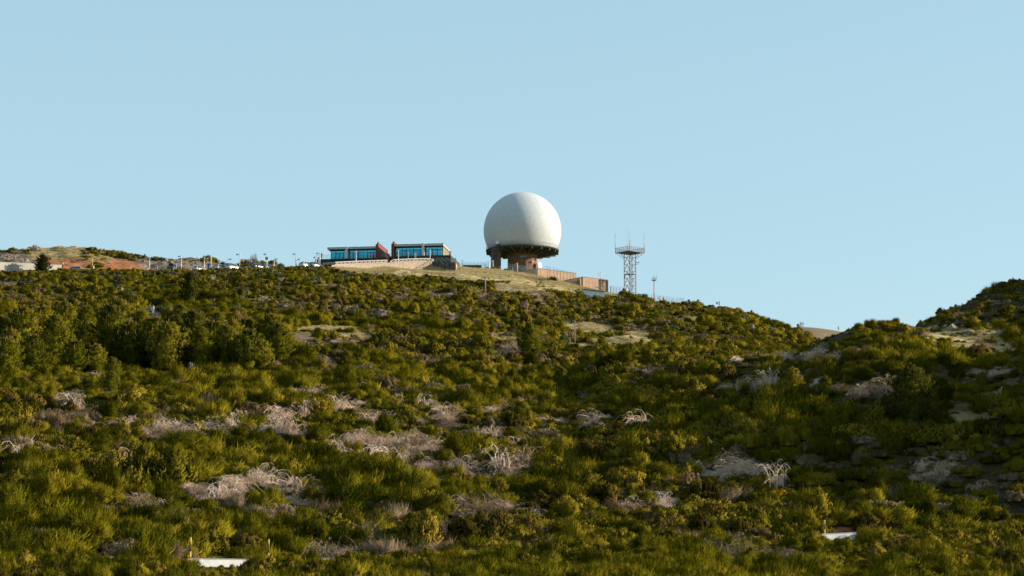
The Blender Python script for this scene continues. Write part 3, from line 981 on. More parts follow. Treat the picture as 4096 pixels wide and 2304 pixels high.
# ------------------------------------------------------------------ shrubs
# keep-out circles and spots (u, v, half width, half height) where nothing tall grows
KEEP = [(870, 2248, 105, 40), (1160, 2250, 32, 34), (3395, 2132, 88, 34), (612, 1264, 34, 34), (648, 1264, 24, 22), (628, 1288, 50, 24), (1470, 1250, 20, 8), (100, 2232, 45, 20), (2372, 1186, 52, 17)]
rs = np.random.default_rng(5)
cell = 0.88
gx, gy = np.meshgrid(np.arange(-190, 170, cell), np.arange(160, 582, cell))
gx = gx.ravel() + (rs.random(gx.size) - 0.5) * cell * 0.95
gy = gy.ravel() + (rs.random(gy.size) - 0.5) * cell * 0.95
U0 = 2048 + UF * gx / gy
ok = (U0 > -350) & (U0 < 4650)
gx, gy, U0 = gx[ok], gy[ok], U0[ok]
gzz = ground(gx, gy)
pu, pv = project(gx, gy, gzz)
edge_at = np.interp(U0, UT, [c[1][0] for c in COLS])
clear = clear_amount(gx, gy, gzz, ("grass", "soil", "red"))
topz = np.interp(pv, [1050, 1250, 1500, 1800, 2300], [0.76, 0.95, 1.28, 1.5, 1.55])       # bushes are lower towards the windy top
n_big, n_mid, n_typ = fbm(gx, gy, 16, 51, 3), fbm(gx, gy, 5, 52, 3), fbm(gx, gy, 22, 53, 3)
prob = np.ones(len(gx))
prob *= np.where(clear > 0.5, 0.07, 1.0)
prob *= np.where(gy > edge_at + 2, 0.0, 1.0)
bank_z = (U0 > 1330) & (U0 < 2480) & (gy > edge_at - 13)
prob *= np.where(bank_z, 0.05 + 0.25 * (gy < edge_at - 7), 1.0)
rdg = road_d(U0)
prob *= np.where((gy > rdg - 2.0) & (gy < rdg + ROAD_W + 0.6), 0.0, 1.0)
for (u, v, a, b) in KEEP:
    prob *= np.where((((pu - u) / a) ** 2 + ((pv - v) / b) ** 2 < 1) & ~((v > 2100) & (gy < rdg - 1.2)), 0.0, 1.0)
# tops of the knolls behind the car park
knl = (gy > 570) & (gy < 592) & (U0 < 1180)
prob = np.where(knl & ((U0 < 105) | ((U0 > 330) & (U0 < 570))), 0.75, prob)
prob = np.where(knl & (U0 > 570), 0.10, prob)
prob = np.where(knl & (U0 > 560) & (fbm(gx, gy, 5, 61) > 0.58), 0.5, prob)
prob = np.where((gy > 552) & (gy < 570) & (U0 > 330) & (U0 < 420) & (n_mid > 0.45), 0.4, prob)
prob = np.where((U0 > 3700) & (gy > 372) & (gy < 416), 0.55 + 0.0 * prob, prob)
for px_, py_, pr_ in PINE_AT:
    prob *= np.where((gx - px_) ** 2 + (gy - py_) ** 2 < (pr_ * 0.8) ** 2, 0.0, 1.0)
for u, v, h, k in PG:            # room in front of the pines so that their crowns show
    prob *= np.where((np.abs(pu - u) < 55) & (pv > v - 10) & (pv < v + 34), 0.35, 1.0)
keep = rs.random(len(gx)) < prob * 0.86
gx, gy, gzz, pu, pv, U0, topz, n_big, n_mid, n_typ, knl = [a[keep] for a in (gx, gy, gzz, pu, pv, U0, topz, n_big, n_mid, n_typ, knl)]
n = len(gx)
size = topz * (0.50 + 1.05 * rs.random(n) ** 2.6 + 0.95 * np.clip(n_big - 0.42, 0, 1) * 1.6) * (0.85 + 0.5 * (n_mid - 0.5))
size = np.where(knl, size * 0.85, size)
size = np.where(clear_amount(gx, gy, gzz, ('grass', 'soil', 'red')) > 0.5, size * 0.45, size)
size = np.where(clear_amount(gx, gy, gzz + 1.3, ('grass', 'soil', 'red')) > 0.3, np.minimum(size, 0.62), size)      # open ground keeps low growth round it
size = np.where((U0 > 3130) & (U0 < 3480) & (gy > 322), size * np.where((U0 > 3230) & (U0 < 3420), 0.5, 0.75), size)
size = np.where((U0 >= 3480) & (U0 < 3760) & (gy > 326), size * 0.8, size)
size = np.where((U0 < 1330) & (gy < 532) & (gy > 511), np.minimum(size, np.where((U0 > 560) & (U0 < 1320), 0.42, 0.6) + 0.25 * (gy < 520)), size)
rdg = road_d(U0)
size = np.where((U0 > 1330) & (U0 < 2480) & (gy > np.interp(U0, UT, [c[1][0] for c in COLS]) - 13), size * 0.55, size)
rdg = road_d(U0)
near = gy < rdg
win = np.zeros(len(gx), bool)
for wu, wa in ((875, 118), (1166, 24), (130, 26), (2440, 22), (3398, 108)):
    win |= np.abs(pu - wu) < wa
size = np.where(near, np.where(win, np.minimum(size * 0.7, np.where(gy > rdg - 24, 0.26, 0.9)), np.clip(size * 0.9, 0.75, np.where(gy > rdg - 22, 1.15, 1.4))), size)
size = np.clip(size, 0.22, 3.2)
# larger mounds claim their room first
order = np.argsort(-size)
grid, alive = {}, np.ones(n, bool)
for i in order:
    ci, cj = int(gx[i] // 2.5), int(gy[i] // 2.5)
    okk = True
    for a_ in (-1, 0, 1):
        for b_ in (-1, 0, 1):
            for k in grid.get((ci + a_, cj + b_), ()):
                if (gx[i] - gx[k]) ** 2 + (gy[i] - gy[k]) ** 2 < (0.43 * (size[i] + size[k])) ** 2:
                    okk = False; break
            if not okk: break
        if not okk: break
    if okk: grid.setdefault((ci, cj), []).append(i)
    else: alive[i] = False
gx, gy, gzz, pu, pv, U0, topz, n_big, n_mid, n_typ, knl, size = [a[alive] for a in (gx, gy, gzz, pu, pv, U0, topz, n_big, n_mid, n_typ, knl, size)]
n = len(gx)
rot = (rs.random(n) - 0.5) * 1.1 + PI * (rs.random(n) < 0.5)
sq = 0.85 + 0.7 * rs.random(n)
wide = 1.05 + 0.75 * rs.random(n) ** 1.5
rot = rs.random(n) * 2 * PI
# what grows where: broom below, heath above
pb = np.interp(pv, [1050, 1200, 1400, 1550, 1700, 2000, 2304], [0.46, 0.42, 0.50, 0.80, 0.62, 0.50, 0.56])
pb = pb + (n_typ - 0.5) * 2.2 + 0.25 * ((pu < 1300) & (pv < 1330))
x = rs.random(n)
typ = np.where(x < pb, 0, 1)                    # 0 broom 1 heath 2 brown 3 grey green
y = rs.random(n)
dryness = fbm(gx, gy, 14, 71, 3)
midband = np.exp(-((pv - 1290) / 110.0) ** 2) * np.exp(-((pu - 1850) / 800.0) ** 2) * 0.22
typ = np.where((y < 0.075 + midband + np.clip(dryness - 0.5, 0, 1) * 1.7), 2, typ)
typ = np.where(((y > 0.985) & (pv < 1400)) | ((pv < 1160) & (y > 0.92)), 3, typ)
VARS = BR + HE + BN + GY
base_i = np.array([0, 6, 10, 12])
cnt_i = np.array([6, 4, 2, 1])
size = np.where(typ == 2, size * 0.78, size)
var = base_i[typ] + (rs.random(n) * cnt_i[typ]).astype(int)
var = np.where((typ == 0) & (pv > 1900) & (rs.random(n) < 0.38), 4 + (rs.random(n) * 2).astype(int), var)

# dead bleached broom: (u, v, half width, half height, how many)
DEADP = [(640, 1725, 110, 34, 16), (500, 1690, 40, 14, 4), (1010, 1700, 150, 45, 20), (1170, 1700, 110, 40, 14), (1230, 1590, 60, 30, 6), (1390, 1630, 60, 20, 7),
         (1480, 1800, 120, 50, 22), (1700, 1790, 90, 50, 18), (1620, 1840, 110, 36, 14), (1780, 1890, 90, 30, 10), (1560, 1700, 100, 40, 10), (1680, 1640, 80, 20, 6), (1800, 1680, 50, 26, 7),
         (1980, 1640, 50, 16, 4), (2030, 1830, 60, 40, 10), (1990, 1900, 40, 24, 4), (2200, 1690, 40, 22, 5), (2390, 1695, 55, 24, 7), (2570, 1710, 60, 20, 6), (1930, 1745, 60, 18, 5), (2250, 1750, 40, 16, 3),
         (480, 1860, 60, 26, 7), (130, 1815, 90, 24, 9), (1030, 1945, 90, 36, 13), (1165, 1970, 40, 60, 8), (1270, 1990, 40, 30, 4), (770, 1965, 40, 26, 4), (560, 2050, 90, 60, 10),
         (3080, 1425, 150, 18, 14), (3340, 1418, 100, 28, 14), (2960, 1445, 60, 12, 4), (3030, 1545, 80, 26, 9), (3400, 1575, 120, 26, 12), (3540, 1570, 50, 40, 6), (3230, 1535, 30, 20, 3),
         (2860, 1890, 110, 30, 12), (2990, 1890, 60, 30, 6), (3060, 1950, 80, 14, 4), (2650, 2010, 60, 40, 6), (2500, 1990, 50, 40, 4), (3740, 1890, 70, 60, 8), (3080, 2260, 130, 36, 12), (2960, 2220, 50, 40, 4),
         (1720, 2140, 80, 30, 5), (1340, 2250, 60, 30, 4), (1930, 2040, 70, 40, 6), (2080, 2060, 60, 30, 4), (2050, 1390, 70, 24, 8), (2260, 1308, 70, 10, 5), (1640, 1180, 90, 20, 10), (2110, 1180, 90, 18, 9), (1900, 1170, 70, 16, 6),
         (1760, 1270, 60, 20, 5), (1560, 1250, 60, 20, 4), (1400, 1360, 60, 16, 4), (1110, 1210, 60, 18, 5), (1080, 1180, 50, 18, 4), (880, 1115, 50, 12, 4), (2630, 1500, 60, 24, 3), (3980, 1510, 70, 30, 5), (4040, 1560, 50, 30, 4),
         (3960, 1400, 110, 14, 6), (1140, 1110, 40, 8, 2), (2790, 1330, 40, 14, 2), (300, 1590, 60, 20, 3), (900, 1990, 40, 30, 2), (330, 1640, 60, 26, 4), (1440, 1560, 60, 14, 3), (2900, 1560, 50, 14, 3), (3900, 1980, 60, 40, 3)]
dead_px, dead_objs = [], []
for (u, v, a, b, k) in DEADP:
    for i in range(max(1, int(k * 0.56))):
        t, rr = random.random() * 2 * PI, math.sqrt(random.random())
        du, dv = u + a * 1.15 * rr * math.cos(t), v + b * rr * math.sin(t)
        q = hit(du, dv + 12)
        dead_px.append((q.x, q.y))
        D = q.y
        s = (0.8 + 1.25 * random.random() ** 1.4) * float(np.interp(v, [1100, 1400, 1700, 2300], [0.62, 0.8, 1.0, 1.15]))
        brown = (v > 2020 and random.random() < 0.6) or (v < 1300 and random.random() < 0.55) or random.random() < 0.12
        dead_objs.append((q, s, 3 if brown else random.randrange(3)))
dp = np.array(dead_px)
# shrubs give way where the dead broom stands
dmin = np.full(n, 9e9)
for a in range(0, n, 4000):
    dmin[a:a + 4000] = np.min((gx[a:a + 4000, None] - dp[None, :, 0]) ** 2 + ((gy[a:a + 4000, None] - dp[None, :, 1]) * 0.75) ** 2, axis=1)
ok = ~((dmin < 0.3) | ((dmin < 2.5) & (rs.random(n) < 0.4)))
size = np.where(dmin < 14, size * 0.62, size)
gx, gy, gzz, pu, pv, U0, size, sq, rot, typ, var, wide = [a[ok] for a in (gx, gy, gzz, pu, pv, U0, size, sq, rot, typ, var, wide)]
n = len(gx)
print("shrubs:", n, "dead:", len(dead_objs))

# the largest 300 of each kind are things of their own
inframe = (pu > -30) & (pu < 4126) & (pv < 2360) & (pv - size * F / gy * 0.6 < 2300)
apparent = size / gy * inframe
indiv = np.zeros(n, bool)
for kinds, cap in (((0,), 300), ((1, 3), 300), ((2,), 300)):
    idx = np.nonzero(np.isin(typ, kinds))[0]
    idx = idx[np.argsort(-apparent[idx])][:cap]
    indiv[idx[apparent[idx] > 0]] = True
KN = {0: ("broom_shrub", "green broom shrub of fine shoots"), 1: ("heath_shrub", "olive heath shrub"),
      2: ("dry_shrub", "brownish half dry shrub"), 3: ("heath_shrub", "grey green low leafy shrub")}
GN_ = {0: "broom shrubs", 1: "heath shrubs", 2: "half dry brown shrubs", 3: "grey green shrubs"}
for i in np.nonzero(indiv)[0]:
    nm, lb = KN[int(typ[i])]
    o = link(nm, VARS[var[i]])
    o.location = (gx[i], gy[i], gzz[i] - 0.06)
    o.rotation_euler = (0, 0, rot[i])
    o.scale = (size[i] * wide[i] * 1.08, size[i] * 1.08, size[i] * sq[i])
    z = zone(pu[i], pv[i])
    big = "big " if size[i] > 1.45 else ("small " if size[i] < 0.8 else "")
    tag(o, big + lb + " " + z, "shrub", GN_[int(typ[i])] + " " + z)

# the rest of the scrub: one mass nobody could count
def scatter_stuff(name, pts, rots, scls, vars_, meshes):
    src = bpy.data.collections.new(name + "_source")
    for k, m_ in enumerate(meshes):
        src.objects.link(bpy.data.objects.new("%s_%02d" % (name, k), m_))
    me = bpy.data.meshes.new(name)
    me.vertices.add(len(pts))
    me.vertices.foreach_set("co", np.asarray(pts, np.float32).ravel())
    for nm, ty, arr in (("rot", "FLOAT_VECTOR", rots), ("scl", "FLOAT_VECTOR", scls)):
        a = me.attributes.new(nm, ty, "POINT"); a.data.foreach_set("vector", np.asarray(arr, np.float32).ravel())
    a = me.attributes.new("var", "INT", "POINT"); a.data.foreach_set("value", np.asarray(vars_, np.int32))
    o = link(name, me)
    g = bpy.data.node_groups.new(name + "_nodes", "GeometryNodeTree")
    g.interface.new_socket("Geometry", in_out="INPUT", socket_type="NodeSocketGeometry")
    g.interface.new_socket("Geometry", in_out="OUTPUT", socket_type="NodeSocketGeometry")
    gi, go = g.nodes.new("NodeGroupInput"), g.nodes.new("NodeGroupOutput")
    iop = g.nodes.new("GeometryNodeInstanceOnPoints")
    ci = g.nodes.new("GeometryNodeCollectionInfo")
    ci.inputs["Collection"].default_value = src
    ci.inputs["Separate Children"].default_value = True
    ci.inputs["Reset Children"].default_value = True
    def at(nm, ty):
        nd = g.nodes.new("GeometryNodeInputNamedAttribute"); nd.data_type = ty
        nd.inputs[0].default_value = nm
        return [s for s in nd.outputs if s.enabled][0]
    g.links.new(gi.outputs[0], iop.inputs["Points"])
    g.links.new(ci.outputs[0], iop.inputs["Instance"])
    iop.inputs["Pick Instance"].default_value = True
    g.links.new(at("var", "INT"), iop.inputs["Instance Index"])
    g.links.new(at("rot", "FLOAT_VECTOR"), iop.inputs["Rotation"])
    g.links.new(at("scl", "FLOAT_VECTOR"), iop.inputs["Scale"])
    g.links.new(iop.outputs[0], go.inputs[0])
    md = o.modifiers.new("scatter", "NODES"); md.node_group = g
    return tag(o, kind="stuff")


r_ = ~indiv
m_ = r_.sum()
scatter_stuff("scrub", np.stack([gx, gy, gzz - 0.06], 1)[r_], np.stack([np.zeros(m_), np.zeros(m_), rot[r_]], 1),
              np.stack([size * wide * 1.08, size * 1.08, size * sq], 1)[r_], var[r_], VARS)

# low undergrowth between the shrubs
tx = rs.random(26000) * 330 - 180; ty = 238 + rs.random(26000) * 320
tu = 2048 + UF * tx / ty
tz = ground(tx, ty)
cl = clear_amount(tx, ty, tz, ("grass",))
ed = np.interp(tu, UT, [c[1][0] for c in COLS])
bk = (tu > 1330) & (tu < 2480) & (ty > ed - 15) & (ty < ed + 3)
kn = (ty > 566) & (ty < 590) & (tu > 100) & (tu < 560)
sel = (tu > -100) & (tu < 4300) & (((cl > 0.3) & (ty < ed + 2)) | bk)
xs, ys = [tx[sel]], [ty[sel]]
ex = rs.random(9000); eu = 1340 + ex * 1140; ey = np.interp(eu, UT, [c[1][0] for c in COLS]) - 15 + rs.random(9000) * 17
xs.append((eu - 2048) / UF * ey); ys.append(ey)
for (cu, cv, ru, rv, k) in CLEAR:
    if k != "grass": continue
    c = hit(cu, cv)
    a = rs.normal(size=(500, 2)) * np.array([ru / 9000 * c.y * 0.6, 4.0])
    xs.append(c.x + a[:, 0]); ys.append(c.y + a[:, 1])
gu = 110 + rs.random(2500) * 330; gyy = 562 + rs.random(2500) * 27
xs.append((gu - 2048) / UF * gyy); ys.append(gyy)
tx, ty = np.concatenate(xs), np.concatenate(ys)
tz = ground(tx, ty)
m_ = len(tx)
sc = 0.7 + 0.7 * rs.random(m_)
scatter_stuff("dry_grass", np.stack([tx, ty, tz], 1), np.stack([np.zeros(m_), np.zeros(m_), rs.random(m_) * 6.28], 1),
              np.stack([sc * 1.3, sc * 1.3, sc * 0.8], 1), (rs.random(m_) * 2).astype(int), TF)

# the finer dead brush between the single bushes
qx, qy = [], []
for (u, v, a, b, k) in DEADP:
    for i in range(int(k * (2.2 if u < 2500 else 0.9))):
        t, rr = random.random() * 2 * PI, random.random() ** 0.5
        q = hit(u + a * 1.3 * rr * math.cos(t), v + b * 1.3 * rr * math.sin(t) + 10)
        qx.append(q.x); qy.append(q.y)
for i in range(230):                     # thin streaks over the whole middle slope
    q = hit(random.uniform(300, 4000), random.choice((random.uniform(1130, 1420), random.uniform(1420, 2150))))
    qx.append(q.x); qy.append(q.y)
qx, qy = np.array(qx), np.array(qy)
qs = rs.random(len(qx)) * 0.8 + 0.55
qs *= np.interp(qy, [230, 300, 400, 540], [1.05, 0.95, 0.8, 0.62])
scatter_stuff("dead_brush", np.stack([qx, qy, ground(qx, qy)], 1), np.stack([np.zeros(len(qx)), np.zeros(len(qx)), rs.random(len(qx)) * 6.28], 1),
              np.stack([qs * 1.25, qs * 1.1, qs], 1), np.where(rs.random(len(qx)) < np.where(qy > 400, 0.6, 0.2), 2, (rs.random(len(qx)) * 2).astype(int)), DT)

# dead broom, each bush a thing
for q, s, k in dead_objs:
    o = link("dead_shrub", DE[k])
    o.location = (q.x, q.y, q.z - 0.04)
    o.rotation_euler = (0, 0, random.random() * 6.28 if random.random() < 0.5 else random.uniform(-0.9, 0.9))
    sv = s * (0.85 + 0.35 * random.random())
    o.scale = (s, s, sv)
    u_, v_ = project(q.x, q.y, q.z)
    z = zone(u_, v_)
    lb = "brownish dead broom bush of bare stems" if k == 3 else "bleached white dead broom of arching stems"
    tag(o, "%s %s" % (lb, z), "dead shrub", "dead broom bushes %s" % z)

# flowering gorse
GORSE = [(2250, 2125, 90, 26, 9), (2290, 1985, 40, 40, 5), (2680, 1920, 60, 30, 5), (1290, 1660, 30, 20, 2), (560, 1960, 120, 40, 4), (480, 1520, 60, 30, 2), (2200, 1330, 120, 30, 6), (2390, 1225, 60, 20, 4), (2620, 1200, 40, 12, 3),
         (1300, 1075, 60, 8, 4), (1750, 1130, 80, 12, 4), (1990, 1230, 100, 40, 5), (3340, 1660, 60, 20, 3), (3570, 1320, 20, 14, 2), (2960, 1250, 60, 16, 3), (3000, 1980, 120, 40, 4), (1900, 1320, 120, 30, 6),
         (330, 1080, 30, 6, 1), (1150, 1090, 60, 8, 3), (1480, 1160, 80, 20, 4), (2350, 1350, 40, 16, 2), (4090, 1950, 20, 60, 2), (4030, 1236, 10, 5, 1), (700, 1900, 60, 30, 3), (60, 1560, 40, 20, 2), (1120, 1160, 80, 20, 4), (780, 2170, 60, 14, 2)]
proto = {}
for (u, v, a, b, k) in GORSE:
    for i in range(k):
        q = hit(u + a * random.uniform(-1, 1), v + b * random.uniform(-1, 1) + 10)
        kk = random.randrange(3)
        z = zone(*project(q.x, q.y, q.z))
        lab, grp = "gorse bush dotted with yellow flowers %s" % z, "flowering gorse bushes %s" % z
        if kk not in proto:
            o = thing("gorse_bush", lab, "shrub", q, random.random() * 6, grp)
            link("foliage", HE[kk], o); tag(link("blossom", FL[kk], o), "yellow blossom")
            proto[kk] = o
        else:
            o = dup(proto[kk], q, random.random() * 6, lab, grp)
        s = (0.8 + 0.5 * random.random()) * float(np.interp(v, [1100, 1600, 2300], [0.75, 1.05, 1.2]))
        o.scale = (s, s, s)
# ------------------------------------------------------------------ radome
M_WHITE = simple("radome_panel", (0.56, 0.575, 0.58), 0.75, var=0.015, scale=0.4)
M_SEAM = simple("panel_seam", (0.42, 0.445, 0.45), 0.6, var=0.05)


def concrete_mat(name, c, lines=True):
    """concrete cast against boards: pour lines and stains"""
    m = NT(name)
    o = m.obj()
    nz = m.noise(0.9, 6, 0.6, o)
    fine = m.noise(7.0, 4, 0.6, o)
    col = m.ramp(m.math("ADD", m.math("MULTIPLY", nz, 0.6), m.math("MULTIPLY", fine, 0.4)),
                 [(0.3, tuple(x * 0.72 for x in c)), (0.5, c), (0.72, tuple(x * 1.22 for x in c))])
    if lines:
        sep = m.n("ShaderNodeSeparateXYZ"); m.l(o, sep.inputs[0])
        fr = m.math("FRACT", m.math("MULTIPLY", sep.outputs[2], 2.0))
        ln = m.math("LESS_THAN", fr, 0.12)
        col = m.mix(m.math("MULTIPLY", ln, 0.45), col, tuple(x * 0.5 for x in c))
    return m.principled(col, 0.9, 0, fine, 0.02, 0.4, 0.2)


M_BRICK = concrete_mat("brown_concrete_lit", (0.47, 0.29, 0.18))  # lit copy of the concrete, paler to carry the sunlight on the annex
M_BRICK_SHADED = concrete_mat("brown_concrete_shaded", (0.105, 0.075, 0.062))  # shaded copy of the concrete, shade put into its colour
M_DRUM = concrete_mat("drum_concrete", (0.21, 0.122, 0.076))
M_DECK = concrete_mat("deck_concrete_shaded", (0.062, 0.066, 0.045), False)  # darkened so that the colour carries the shade under the deck
M_RAIL = simple("rail_steel", (0.42, 0.46, 0.44), 0.5, 0.3)
M_GLASSB = simple("window_glass", (0.10, 0.24, 0.28), 0.12, 0.0, var=0.1, spec=0.8)
M_DARKF = simple("window_frame_dark", (0.03, 0.035, 0.04), 0.5)
M_BLACKP = simple("dark_paint", (0.035, 0.03, 0.03), 0.7)
M_GALV = simple("galvanised_steel", (0.56, 0.55, 0.54), 0.45, 0.2)
M_WPAINT = simple("white_paint", (0.78, 0.77, 0.74), 0.5, var=0.06)
M_REDP = simple("red_paint", (0.52, 0.12, 0.10), 0.5)

RD = 592.0
C0 = P(2089.5, 922.8, RD)
SC = C0.y / F * 1.0                      # metres per measured pixel, about
RR = 155.0 * (C0 - Vector((0, 0, 0))).length / F / 1.0
zs = C0.z
DECK_DZ = -5.35                           # deck top below the sphere centre
base_z = gz(C0.x, C0.y) - 0.4
radome = thing("radome_tower", "huge white radar dome on a round deck over a brown concrete drum", "radar dome", (C0.x, C0.y, base_z))
ZC = zs - base_z                          # local height of the sphere centre
ZD = ZC + DECK_DZ
prof = []
a0 = math.asin(DECK_DZ / RR)
for k in range(49):
    a = a0 + (PI / 2 - a0) * k / 48
    prof.append((max(0.001, RR * math.cos(a)), ZC + RR * math.sin(a)))
b = MB(); b.lathe(prof, 96, True, capb=False, capt=False)
dome = b.build("dome", M_WHITE, radome)
# hexagonal panels: dual of a geodesic sphere
def geodesic(fq):
    t = (1 + 5 ** 0.5) / 2
    iv = [Vector(p).normalized() for p in [(-1, t, 0), (1, t, 0), (-1, -t, 0), (1, -t, 0), (0, -1, t), (0, 1, t), (0, -1, -t), (0, 1, -t), (t, 0, -1), (t, 0, 1), (-t, 0, -1), (-t, 0, 1)]]
    fi = [(0, 11, 5), (0, 5, 1), (0, 1, 7), (0, 7, 10), (0, 10, 11), (1, 5, 9), (5, 11, 4), (11, 10, 2), (10, 7, 6), (7, 1, 8), (3, 9, 4), (3, 4, 2), (3, 2, 6), (3, 6, 8), (3, 8, 9), (4, 9, 5), (2, 4, 11), (6, 2, 10), (8, 6, 7), (9, 8, 1)]
    tris = []
    for A, B, Cc in fi:
        A, B, Cc = iv[A], iv[B], iv[Cc]
        pt = lambda i, j: (A * (fq - i - j) + B * i + Cc * j).normalized()
        for i in range(fq):
            for j in range(fq - i):
                tris.append((pt(i, j), pt(i + 1, j), pt(i, j + 1)))
                if i + j < fq - 1: tris.append((pt(i + 1, j), pt(i + 1, j + 1), pt(i, j + 1)))
    return tris


tris = geodesic(6)
rotm = Euler((0.35, 0.2, 0.4)).to_matrix()
edges = {}
for tr in tris:
    ks = [tuple(round(x, 4) for x in p) for p in tr]
    cen = ((tr[0] + tr[1] + tr[2]) / 3).normalized()
    for a, c in ((0, 1), (1, 2), (2, 0)):
        edges.setdefault(tuple(sorted((ks[a], ks[c]))), []).append(cen)
b = MB()
for e in edges.values():
    if len(e) != 2: continue
    p, q = rotm @ e[0], rotm @ e[1]
    if min(p.z, q.z) * RR < DECK_DZ + 0.15 or (p + q).length < 0.5: continue
    nrm = (p + q).normalized()
    side = (q - p).normalized().cross(nrm) * 0.034
    vs = []
    for rad in (RR - 0.02, RR + 0.012):
        for pp, sg in ((p, -1), (q, -1), (q, 1), (p, 1)):
            v_ = pp * rad + side * sg
            vs.append((v_.x, v_.y, v_.z + ZC))
    b.hexa(vs)
b.build("panel_seams", M_SEAM, radome)
b = MB(); b.tube([(-1.8, 0, ZC + RR - 0.2), (-1.8, 0, ZC + RR + 0.85)], 0.03, 6); b.build("lightning_rod", M_GALV, radome)
b = MB(); b.lathe([(0.16, ZC + RR - 0.05), (0.16, ZC + RR + 0.18), (0.05, ZC + RR + 0.3)], 10, c=(0.25, 0, 0)); b.build("beacon_light", M_WPAINT, radome)
# deck: slab ring with rim and radial beams
DR = 9.75
b = MB()
b.lathe([(8.2, ZD - 0.30), (DR, ZD - 0.30), (DR, ZD + 0.02), (8.2, ZD + 0.02)], 72, False, capb=False, capt=False)
b.lathe([(3.0, ZD - 0.42), (DR - 0.25, ZD - 0.42), (DR - 0.25, ZD - 0.30), (3.0, ZD - 0.30)], 72, False, capb=False, capt=False)
b.build("deck", M_DECK, radome)
for k in range(22):
    a = -PI / 2 - math.radians(1.0) + 2 * PI * k / 22
    m = Matrix.Rotation(a, 4, "Z")
    b = MB()
    vs = [(3.2, -0.20, ZD - 1.55), (DR - 0.05, -0.20, ZD - 1.0), (DR - 0.05, 0.20, ZD - 1.0), (3.2, 0.20, ZD - 1.55),
          (3.2, -0.20, ZD - 0.425), (DR - 0.05, -0.20, ZD - 0.425), (DR - 0.05, 0.20, ZD - 0.425), (3.2, 0.20, ZD - 0.425)]
    b.hexa([m @ Vector(p) for p in vs])
    b.build("deck_beam", M_DECK, radome)
b = MB()
NP = 52
ring = [(math.cos(2 * PI * k / NP) * (DR - 0.08), math.sin(2 * PI * k / NP) * (DR - 0.08)) for k in range(NP)]
for k in range(NP):
    x, y = ring[k]; x2, y2 = ring[(k + 1) % NP]
    b.tube([(x, y, ZD), (x, y, ZD + 1.0)], 0.03, 5)
    for hh in (0.5, 1.0): b.tube([(x, y, ZD + hh), (x2, y2, ZD + hh)], 0.024, 5, cap=False)
b.build("railing", M_RAIL, radome)
# cabinet on the walkway
a = math.radians(-90 - 43.5)
m = Matrix.Translation((math.cos(a) * (DR - 0.25), math.sin(a) * (DR - 0.25), ZD + 0.55)) @ Matrix.Rotation(a + PI / 2, 4, "Z")
b = MB(); b.box(-0.48, -0.25, -0.1, 0.48, 0.25, 0.85, m); b.build("equipment_cabinet", M_WPAINT, radome)
b = MB(); b.box(-0.65, -0.5, -0.24, 0.65, 0.35, -0.105, m); b.build("cabinet_bracket", M_DECK, radome)
# drum: twelve flat sides
dr = 3.95
b = MB(); b.lathe([(dr, -4.0), (dr, ZD - 1.50), (dr + 0.6, ZD - 1.15), (dr + 0.6, ZD - 0.42)], 14, False, capb=False, capt=False)
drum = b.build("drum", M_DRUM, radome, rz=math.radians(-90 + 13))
# slit windows on the front
for zz, nm in ((ZD - 3.55, 0), (0, 1)):
    zz = (zv(RD - dr, 740 + 938 / 3.293) if nm == 0 else zv(RD - dr, 740 + 1100 / 3.293)) - base_z
    b = MB(); b.box(-0.62, -dr - 0.02, zz - 0.30, 1.12, -dr + 0.3, zz + 0.30)
    w = b.build("window", M_DARKF, radome)
    b = MB(); b.box(-0.55, -dr - 0.06, zz - 0.20, 0.20, -dr - 0.03, zz + 0.20); b.box(0.30, -dr - 0.06, zz - 0.20, 1.05, -dr - 0.03, zz + 0.20)
    b.build("pane", M_GLASSB, w)
# side pier with the painted crest
px, py, pw = -7.0, -5.6, 1.33
b = MB()
b.prism([(px - pw, py - 1.0), (px - pw * 0.55, py - 1.32), (px + pw * 0.55, py - 1.32), (px + pw, py - 1.0), (px + pw, py + 1.3), (px - pw, py + 1.3)], -4, ZD - 0.32, "z")
pier = b.build("pier", M_BRICK_SHADED, radome)
crest_z = zv(RD - 6.9, 740 + 940 / 3.293) - base_z
b = MB()
b.prism([(px - 0.42, crest_z + 0.75), (px + 0.42, crest_z + 0.75), (px + 0.42, crest_z - 0.1), (px + 0.22, crest_z - 0.7), (px, crest_z - 1.0), (px - 0.22, crest_z - 0.7), (px - 0.42, crest_z - 0.1)], py - 1.36, py - 1.325)
b.build("shield_emblem", M_BLACKP, pier)
b = MB(); b.box(px - 1.0, py - 1.35, crest_z + 1.15, px + 1.0, py - 1.325, crest_z + 1.24); b.build("underline", M_BLACKP, pier)


def text_mesh(body, size, mat, name, depth=0.02, align="CENTER"):
    cu = bpy.data.curves.new(name, "FONT")
    cu.body = body; cu.size = size; cu.extrude = depth / 2; cu.align_x = align; cu.align_y = "CENTER"
    o = bpy.data.objects.new(name, cu); COL.objects.link(o)
    bpy.context.view_layer.update()
    me = bpy.data.meshes.new_from_object(o.evaluated_get(bpy.context.evaluated_depsgraph_get()))
    bpy.data.objects.remove(o); bpy.data.curves.remove(cu)
    me.materials.clear(); me.materials.append(mat)
    t = link(name, me)
    t.rotation_euler = (PI / 2, 0, 0)
    return t


t = text_mesh("FORÇA AÉREA", 0.34, M_BLACKP, "lettering"); t.parent = pier; t.location = (px, py - 1.335, crest_z + 1.52)

